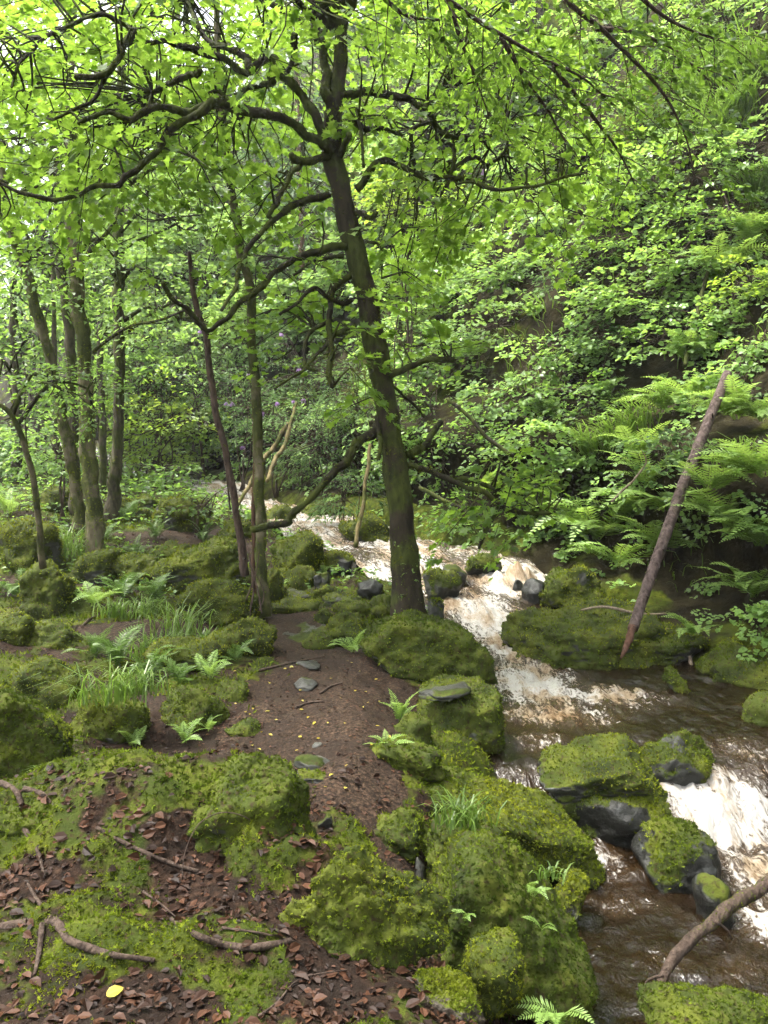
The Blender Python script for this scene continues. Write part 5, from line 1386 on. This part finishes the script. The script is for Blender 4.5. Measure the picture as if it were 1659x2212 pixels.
# thin grass and creeping leaves that clothe the slope
hm = is_hill & (qy < 40) & (np.abs(qx) < .62 * qy + 2) & (qd < 26)
hq = Q[hm]; hT = np.concatenate([hq[:, [0, 1, 2]], hq[:, [0, 2, 3]]])
wgt = np.where(gd > .3, 1.0, .3) * np.clip(.6 + 1.1 * fbm2(GX, GY, .45, 3, 50).ravel(), .02, 1.6) / np.maximum(GV[:, 1], 6) ** 2
rg = np.random.default_rng(61)
p, n, k = scatter(GV, hT, wgt, 2150, rg)
acc = Acc()
o = unit(n * .5 + np.array([-.4, -.6, -.15]) + rg.normal(size=p.shape) * .45)
q, dd, nn, ix = spray_points(p + n * .06, o, px(rg.uniform(28, 62, len(p)), p[:, 1]), 22, rg, .4, .6)
leaves(acc, q, dd, nn, px(rg.uniform(7, 12.5, len(q)), q[:, 1]), ROUND, np.clip(.5 + .32 * rg.normal(size=len(p))[ix] + .12 * rg.normal(size=len(q)), 0, 1), rg)
acc.build('creeping_leaves', M['leaf_mint'], None, smooth=False, kind='stuff', label='creeping ivy and bramble leaves clothing the steep bank', cat='ground cover')
wg2 = np.clip(fbm2(GX, GY, .35, 3, 88).ravel() + .05, 0, 1) * (gd > .8) / np.maximum(GV[:, 1], 6) ** 2
p, n, k = scatter(GV, hT, wg2, 6000, rg)
acc = Acc(); grass(acc, p, px(30, p[:, 1]), rg, .45, px(1.2, p[:, 1]), np.array([-.5, -.5, 0]))
acc.build('bank_grass', M['grass'], None, smooth=False, kind='stuff', label='thin grass growing between the shrubs of the steep bank', cat='grass')

lm_ = is_gnd & (qy > 8.5) & (qy < 45) & (np.abs(qx) < .6 * qy + 2)
lq = Q[lm_]; lT = np.concatenate([lq[:, [0, 1, 2]], lq[:, [0, 2, 3]]])
wl = np.clip(.5 + .9 * fbm2(GX, GY, .7, 3, 19).ravel(), .05, 1.4) / np.maximum(GV[:, 1], 6) ** 1.7
p, n, k = scatter(GV, lT, wl, 9000, rg)
acc = Acc()
p = p + np.array([0, 0, 1]) * px(rg.uniform(2, 28, len(p)), p[:, 1])[:, None]
leaves(acc, p, rg.normal(size=p.shape) * np.array([1, 1, .3]), np.array([0, -.2, 1.]) + rg.normal(size=p.shape) * .4, px(rg.uniform(7, 14, len(p)), p[:, 1]), OVATE, None, rg)
acc.build('undergrowth', M['leaf_mid'], None, smooth=False, kind='stuff', label='low green undergrowth covering the far left bank', cat='undergrowth')

# ------------------------------------------------------------------ moss, litter and leaves on the near ground
rg = np.random.default_rng(91)
nm_ = (is_gnd | is_path) & (qy > 1.3) & (qy < 15) & (np.abs(qx) < .58 * qy + .5)
nq = Q[nm_]; nT = np.concatenate([nq[:, [0, 1, 2]], nq[:, [0, 2, 3]]])
fine = fbm2(GX, GY, 4.5, 3, 12).ravel()
mw = sstep(.42, .62, gmoss + .35 * fine)
p, n, k = scatter(GV, nT, mw / np.maximum(GV[:, 1], 1.6) ** 2, 62000, rg)
acc = Acc()
hue = np.clip(.5 + .5 * fbm(p * 2.2, 3) + .05 * rg.normal(size=len(p)), 0, 1)
cl = p[:, 1] < 4.4
feathers(acc, p[cl], n[cl], px(rg.uniform(9, 20, cl.sum()), p[cl, 1]), rg, hue[cl])
fp, fnn = p[~cl], n[~cl]
sz = px(rg.uniform(6, 12, len(fp)), fp[:, 1])
d = unit(fnn * .55 + rg.normal(size=fp.shape) * .75 + np.array([0, 0, .1])); s = unit(np.cross(d, rg.normal(size=fp.shape)))
V, F = kites(fp - fnn * (sz * .2)[:, None], d, s, sz * rg.uniform(.7, 1.6, len(fp)), sz * rg.uniform(.3, .5, len(fp)))
acc.add(V, [F], rnd=np.repeat(np.clip(rg.normal(.5, .25, len(fp)), 0, 1), 4), hue=np.repeat(hue[~cl], 4))
acc.build('ground_moss', M['sprig'], None, smooth=False, kind='stuff', label='feathery moss carpeting the near bank and hollow', cat='moss')

lw = (1 - mw) * np.where(gm > .05, .35, 1.0)
p, n, k = scatter(GV, nT, lw / np.maximum(GV[:, 1], 1.6) ** 1.6, 17000, rg)
sz = np.where((p[:, 1] < 4.2) & (rg.random(len(p)) < .3), rg.uniform(.028, .056, len(p)), rg.uniform(.010, .032, len(p)))
dd = rg.normal(size=p.shape) * np.array([1, 1, .15]); nn = n + rg.normal(size=p.shape) * .28
near = np.argsort(p[:, 1] / sz)[:160]
rest = np.ones(len(p), bool); rest[near] = False
acc = Acc(); leaves(acc, p[rest] + n[rest] * .006, dd[rest], nn[rest], sz[rest], OVATE, rg.random(rest.sum()), rg)
acc.build('leaf_litter', M['litter'], None, smooth=False, kind='stuff', label='brown dead leaves lying over the near bank and path sides', cat='leaf litter')
leaf_parts(None, p[near] + n[near] * .008, dd[near], nn[near], sz[near] * 1.1, OVATE, 'litter', (.3, .55, .9), 'fallen_leaf',
           label='brown dead leaf lying in the litter of the near bank', cat='leaf', group='brown leaves on the near bank')
pq = Q[is_path]; pT = np.concatenate([pq[:, [0, 1, 2]], pq[:, [0, 2, 3]]])
p, n, k = scatter(GV, pT, 1 / np.maximum(GV[:, 1], 2) ** 2, 15000, rg)
dd = unit(rg.normal(size=p.shape) * np.array([1, 1, .25])); ss = unit(np.cross(dd, n + rg.normal(size=p.shape) * .4))
l_ = px(rg.uniform(3, 10, len(p)), p[:, 1]); V, F = kites(p + n * .004, dd, ss, l_, l_ * rg.uniform(.15, .5, len(p)))
acc = Acc(); acc.add(V, [F], rnd=np.repeat(rg.random(len(p)), 4))
acc.build('path_debris', M['litter'], None, smooth=False, kind='stuff', label='small twigs and leaf scraps trodden into the path', cat='leaf litter')
# little yellow leaves dotted along the path
us, vs = rg.uniform(480, 900, 90), rg.uniform(1380, 1760, 90)
pp = np.array([G(a, b) for a, b in zip(us, vs)])
pm = path_mask(pp[:, 0], pp[:, 1]) > -.05
pp = pp[pm][:55]; m = len(pp)
leaf_parts(None, pp + np.array([0, 0, .012]), rg.normal(size=(m, 3)) * np.array([1, 1, .1]), np.array([0, 0, 1.]) + rg.normal(size=(m, 3)) * .25, rg.uniform(.018, .036, m), OVATE, 'yellow_leaf', (.2, .5, .9), 'fallen_leaf',
           label='tiny yellow leaf dropped on the dark path', cat='leaf', group='yellow leaves along the path')
OVATE2 = (np.array([(0, 0, 0), (.2, .1, .05), (.36, .32, .1), (.34, .58, .12), (.2, .82, .06), (0, 1, -.08), (-.17, .84, .1), (-.36, .6, .16), (-.38, .3, .14), (-.22, .08, .06)]), [np.array([(0, 1, 2, 3, 4, 5), (0, 5, 6, 7, 8, 9)])])
g = G(258, 2150)
yl = leaf_parts(None, g[None] + np.array([[-.03, -.02, .012]]), np.array([[.8, .6, .12]]), np.array([[-.15, -.35, 1.0]]), np.array([.05]), OVATE2, 'yellow_leaf', (.6,), 'fallen_leaf', label='single large yellow leaf lying in the bottom left foreground', cat='leaf')

# ------------------------------------------------------------------ damp air between the trees
hz = NT('damp_air')
vol = hz.n('VolumePrincipled'); vol.inputs['Color'].default_value = rgb(.92, .97, .95); vol.inputs['Density'].default_value = .001; vol.inputs['Anisotropy'].default_value = .3
hz.l(vol.outputs[0], hz.out.inputs['Volume'])
hv = np.array([(x, y, z) for x in (-62, 62) for y in (-12, 96) for z in (-3, 62)], float)
mobj('haze', hv, [np.array([(0, 1, 3, 2), (4, 6, 7, 5), (0, 4, 5, 1), (2, 3, 7, 6), (0, 2, 6, 4), (1, 5, 7, 3)])], hz.m, None, None, False, kind='stuff', label='thin damp haze hanging in the wooded gorge', cat='haze')

# ------------------------------------------------------------------ logs, sticks and roots
def stick(name, label, pts, rad, mat='stick', cat='stick', seg=7, lump=.2, moss=0., twigs=(), wob=.8, seed=0):
    pts = np.asarray(pts, float)
    root = empty(name, pts[0], label=label, cat=cat)
    acc = Acc()
    C, R, V, T = tube(acc, pts, rad, seg, lump, None, wob, 0, seed)
    acc.build('stem', M[mat], root)
    for tp, tr in twigs:
        a = Acc(); tube(a, tp, tr, 5, .1, None, .5); a.build('twig', M[mat], root)
    if moss:
        y = float(pts[:, 1].mean()); mo = Acc()
        p, nn, s = limb_moss(root, V, T, y, moss); sprigs(mo, p, nn, s * .7)
        mo.build('moss', M['sprig'], root, smooth=False, kind='stuff')
    return root
# the long bare log against the right bank
lg = pxline([(1366, 1360), (1400, 1260), (1425, 1190), (1470, 1065), (1520, 935), (1572, 806)], 6.95, 8.9)
log = empty('fallen_log', lg[0], label='long bare reddish log leaning up the right bank', cat='log')
acc = Acc(); tube(acc, lg, [px(r, 8.2) for r in (9.5, 10.5, 11, 11.5, 11.5, 10)], 14, .10, .06, .12, 0, 4); acc.build('trunk', M['log_bark'], log)
acc = Acc(); tube(acc, np.concatenate([pxline([(1340, 1424), (1352, 1396)], 6.75, 6.85), lg[:1] + np.array([[.0, -.01, .03]])], 0), [px(r, 8) for r in (1.5, 5.5, 9)], 10, .3, .03, .6, 0, 5); acc.build('broken_end', M['log_raw'], log)
for (u, v, r) in [(1435, 1190, 3), (1490, 1000, 3), (1540, 900, 2.5), (1400, 1290, 3)]:
    c = P(u, v, float(np.interp(-v, -np.array([1360, 1260, 1190, 1065, 935, 806]), lg[:, 1])) - .07); st_ = Acc(); tube(st_, [c, c + np.array([-.05, -.1, .03])], [px(r, 8), px(r * .5, 8)], 5, .1, .03); st_.build('knot', M['log_bark'], log)

stick('fallen_branch', 'mossy barked branch lying in the white water at bottom right', pxline([(1690, 1890), (1640, 1922), (1575, 1960), (1510, 2018), (1462, 2062), (1436, 2094), (1424, 2140), (1446, 2172)], 3.5, 3.05), [px(r * .85, 3.3) for r in (17, 18, 17, 15, 14, 13, 11, 9)], 'stick', 'branch', 12, .4, .9,
      twigs=[(pxline([(1545, 1990), (1572, 2010), (1580, 2030)], 3.2), [.008, .005, .003]), (pxline([(1432, 2105), (1400, 2115), (1392, 2130)], 3.0), [.008, .005, .003])], wob=.4)
stick('upright_stick', 'pale stick standing in the brown pool below the small fern', pxline([(1474, 1365), (1484, 1395), (1492, 1425), (1497, 1452)], 7.6, 7.2), [px(r, 7.4) for r in (4, 4.5, 4.5, 4)], 'pale_stick')
stick('dead_branch', 'thin dead branch lying across the yellow mossy ledge', pxline([(1255, 1318), (1300, 1312), (1340, 1318), (1390, 1328), (1440, 1325)], 7.9, 7.9), [px(r, 8) for r in (2, 3, 3.5, 3, 2)], 'pale_stick')
stick('dead_branch', 'short dead branch at the foot of the leaning log', pxline([(1420, 1350), (1450, 1362), (1480, 1372), (1510, 1378)], 7.7, 7.6), [px(r, 8) for r in (2.5, 3, 3, 2)], 'pale_stick')
stick('dead_branch', 'curved bare twig on the bank above the large bright fern', pxline([(1320, 1085), (1345, 1060), (1370, 1035), (1395, 1000), (1385, 970)], 8.7, 8.6), [px(r, 8) for r in (2.5, 2.5, 2.2, 2, 1)], 'pale_stick')
stick('leaning_pole', 'yellow mossy pole leaning to the left behind the thin tree', pxline([(512, 1092), (545, 1035), (580, 980), (622, 915)], 15.5, 17), [px(r, 16) for r in (4, 5, 5.5, 5)], 'yellow_log', 'pole')
stick('leaning_pole', 'second yellow pole crossing right of the first one', pxline([(575, 1040), (597, 990), (615, 960), (640, 870)], 15.5, 17), [px(r, 16) for r in (4, 5, 5, 4)], 'yellow_log', 'pole')
stick('leaning_pole', 'brown stick standing in the upper rapids left of the trunk', pxline([(768, 1182), (772, 1155), (782, 1110), (800, 960)], 12.0, 12.8), [px(r, 12) for r in (5, 5, 5, 4)], 'yellow_log', 'pole')
stick('leaning_pole', 'thin mossy pole slanting down the bank behind the lower right limb', pxline([(905, 1050), (960, 1085), (1010, 1110), (1058, 1150)], 10.5, 10.0), [px(r, 10) for r in (5, 5, 5, 4)], 'bark_limb', 'pole', moss=.6)
stick('leaning_pole', 'dark dead stem slanting in the bushes right of the middle trunk', pxline([(965, 860), (1010, 900), (1060, 950), (1110, 985)], 11.0, 10.6), [px(r, 11) for r in (4, 4.5, 4.5, 4)], 'bark_limb', 'pole', moss=.3)
stick('leaning_pole', 'mossy sapling stem leaning on the bank under the root hollow', pxline([(1478, 790), (1500, 700), (1535, 560), (1560, 480)], 11.0, 12.5), [px(r, 11) for r in (5, 5, 4, 3)], 'bark_limb', 'pole', moss=.8)
def onground(pts, lift):
    q = np.array([G(a, b) for a, b in pts]); q[:, 2] += lift; return q
stick('exposed_root', 'pale forked root crossing the moss at lower left edge', onground([(-20, 1690), (30, 1705), (48, 1740), (52, 1790), (80, 1840), (95, 1890)], .004), [.012, .012, .011, .01, .008, .005], 'stick', 'root', lump=.3)
stick('exposed_root', 'short root stub right of the forked root', onground([(55, 1705), (90, 1715), (110, 1735)], .004), [.011, .012, .008], 'stick', 'root')
stick('exposed_root', 'dark root knot in the lower left corner', onground([(-20, 2005), (50, 1995), (115, 1990), (150, 2030), (200, 2055), (250, 2070), (335, 2080)], .004), [.014, .016, .018, .013, .011, .009, .006], 'stick', 'root', lump=.35, twigs=[(onground([(90, 2000), (85, 2060), (75, 2110)], .01), [.01, .009, .005]), (onground([(110, 1990), (80, 1950), (60, 1915)], .01), [.009, .007, .004])])
stick('fallen_stick', 'thick mossy stick lying in the litter at bottom centre left', onground([(372, 1990), (420, 2025), (480, 2045), (550, 2050), (628, 2040)], .008), [.008, .010, .011, .013, .011], 'stick', 'stick', moss=.3)
stick('fallen_stick', 'half buried mossy stick above the thick stick', onground([(210, 1790), (255, 1815), (330, 1850), (380, 1870), (430, 1885)], .004), [.007, .008, .008, .007, .006], 'stick', 'stick', moss=.3)
for k, (lab, q) in enumerate([('thin twig across the litter below the half buried stick', [(310, 1930), (345, 1955), (380, 1985)]), ('thin dark twig right of the thick stick', [(480, 2010), (560, 2020), (640, 2040)]), ('crooked dark twig at bottom edge centre', [(560, 2200), (600, 2170), (650, 2120), (750, 2100)]),
                             ('dark root crossing the path above the pale stone', [(560, 1450), (610, 1438), (660, 1428), (700, 1420)]), ('thin root across the path below the pale stone', [(640, 1530), (670, 1520), (700, 1518)]), ('dark twig on the path right of the pale stone', [(690, 1500), (715, 1485), (740, 1478)]), ('broken twig at the edge of the small clearing', [(175, 1355), (195, 1338), (215, 1330)])]):
    q = onground(q, .008); y = q[:, 1].mean()
    stick('twig', lab, q, np.linspace(px(3.2, y), px(1.6, y), len(q)), 'stick', 'twig', 6)
c = P(440, 1790, 2.75)
stick('bramble_stem', 'thin arching bare stem above the near litter', pxline([(392, 1905), (400, 1840), (430, 1780), (480, 1755), (530, 1765), (560, 1790)], 2.65, 2.8), [.0022] * 6, 'stick', 'stem', 5, 0, wob=0)
stick('dead_shoots', 'bundle of dead brown shoots at the foot of the thin straight tree', pxline([(540, 1330), (548, 1270), (540, 1210), (532, 1170)], 7.6, 7.7), [.012, .01, .008, .005], 'dead_wood', 'stick', twigs=[(pxline([(566, 1325), (556, 1270), (538, 1215)], 7.5), [.008, .008, .004]), (pxline([(530, 1300), (552, 1240), (560, 1190)], 7.6), [.008, .006, .004]), (pxline([(560, 1320), (570, 1280), (545, 1225)], 7.5), [.007, .006, .003])])

# clots of foam in the quiet corners
for k, (u, v, w, h, lab) in enumerate([(1042, 1655, 46, 22, 'white foam clot under the block shaped boulder'), (1300, 1414, 110, 10, 'white foam line along the foot of the yellow mossy ledge'), (1162, 1298, 24, 12, 'small foam clot beside the stepped mossy rocks'), (1345, 1350, 0, 0, '')]):
    if not w: continue
    c = onwater(u, v); r_, T = rock_shape(60 + k, 3, 2.2, 0, .35)
    V = r_ * np.array([px(w, c[1]) / 2, px(w, c[1]) * .3, px(h, c[1]) * .35]) 
    mobj('foam_clot', V + c, [T], M['foam'], None, None, True, label=lab, cat='foam')
B('stone', 'flat pale stone lying on the yellow mossy ledge', 1294, 1342, 1318, 1354, 7.75, 0, 95, 3, 1, 5, level=2, cat='stone', fur=0, fix=True)
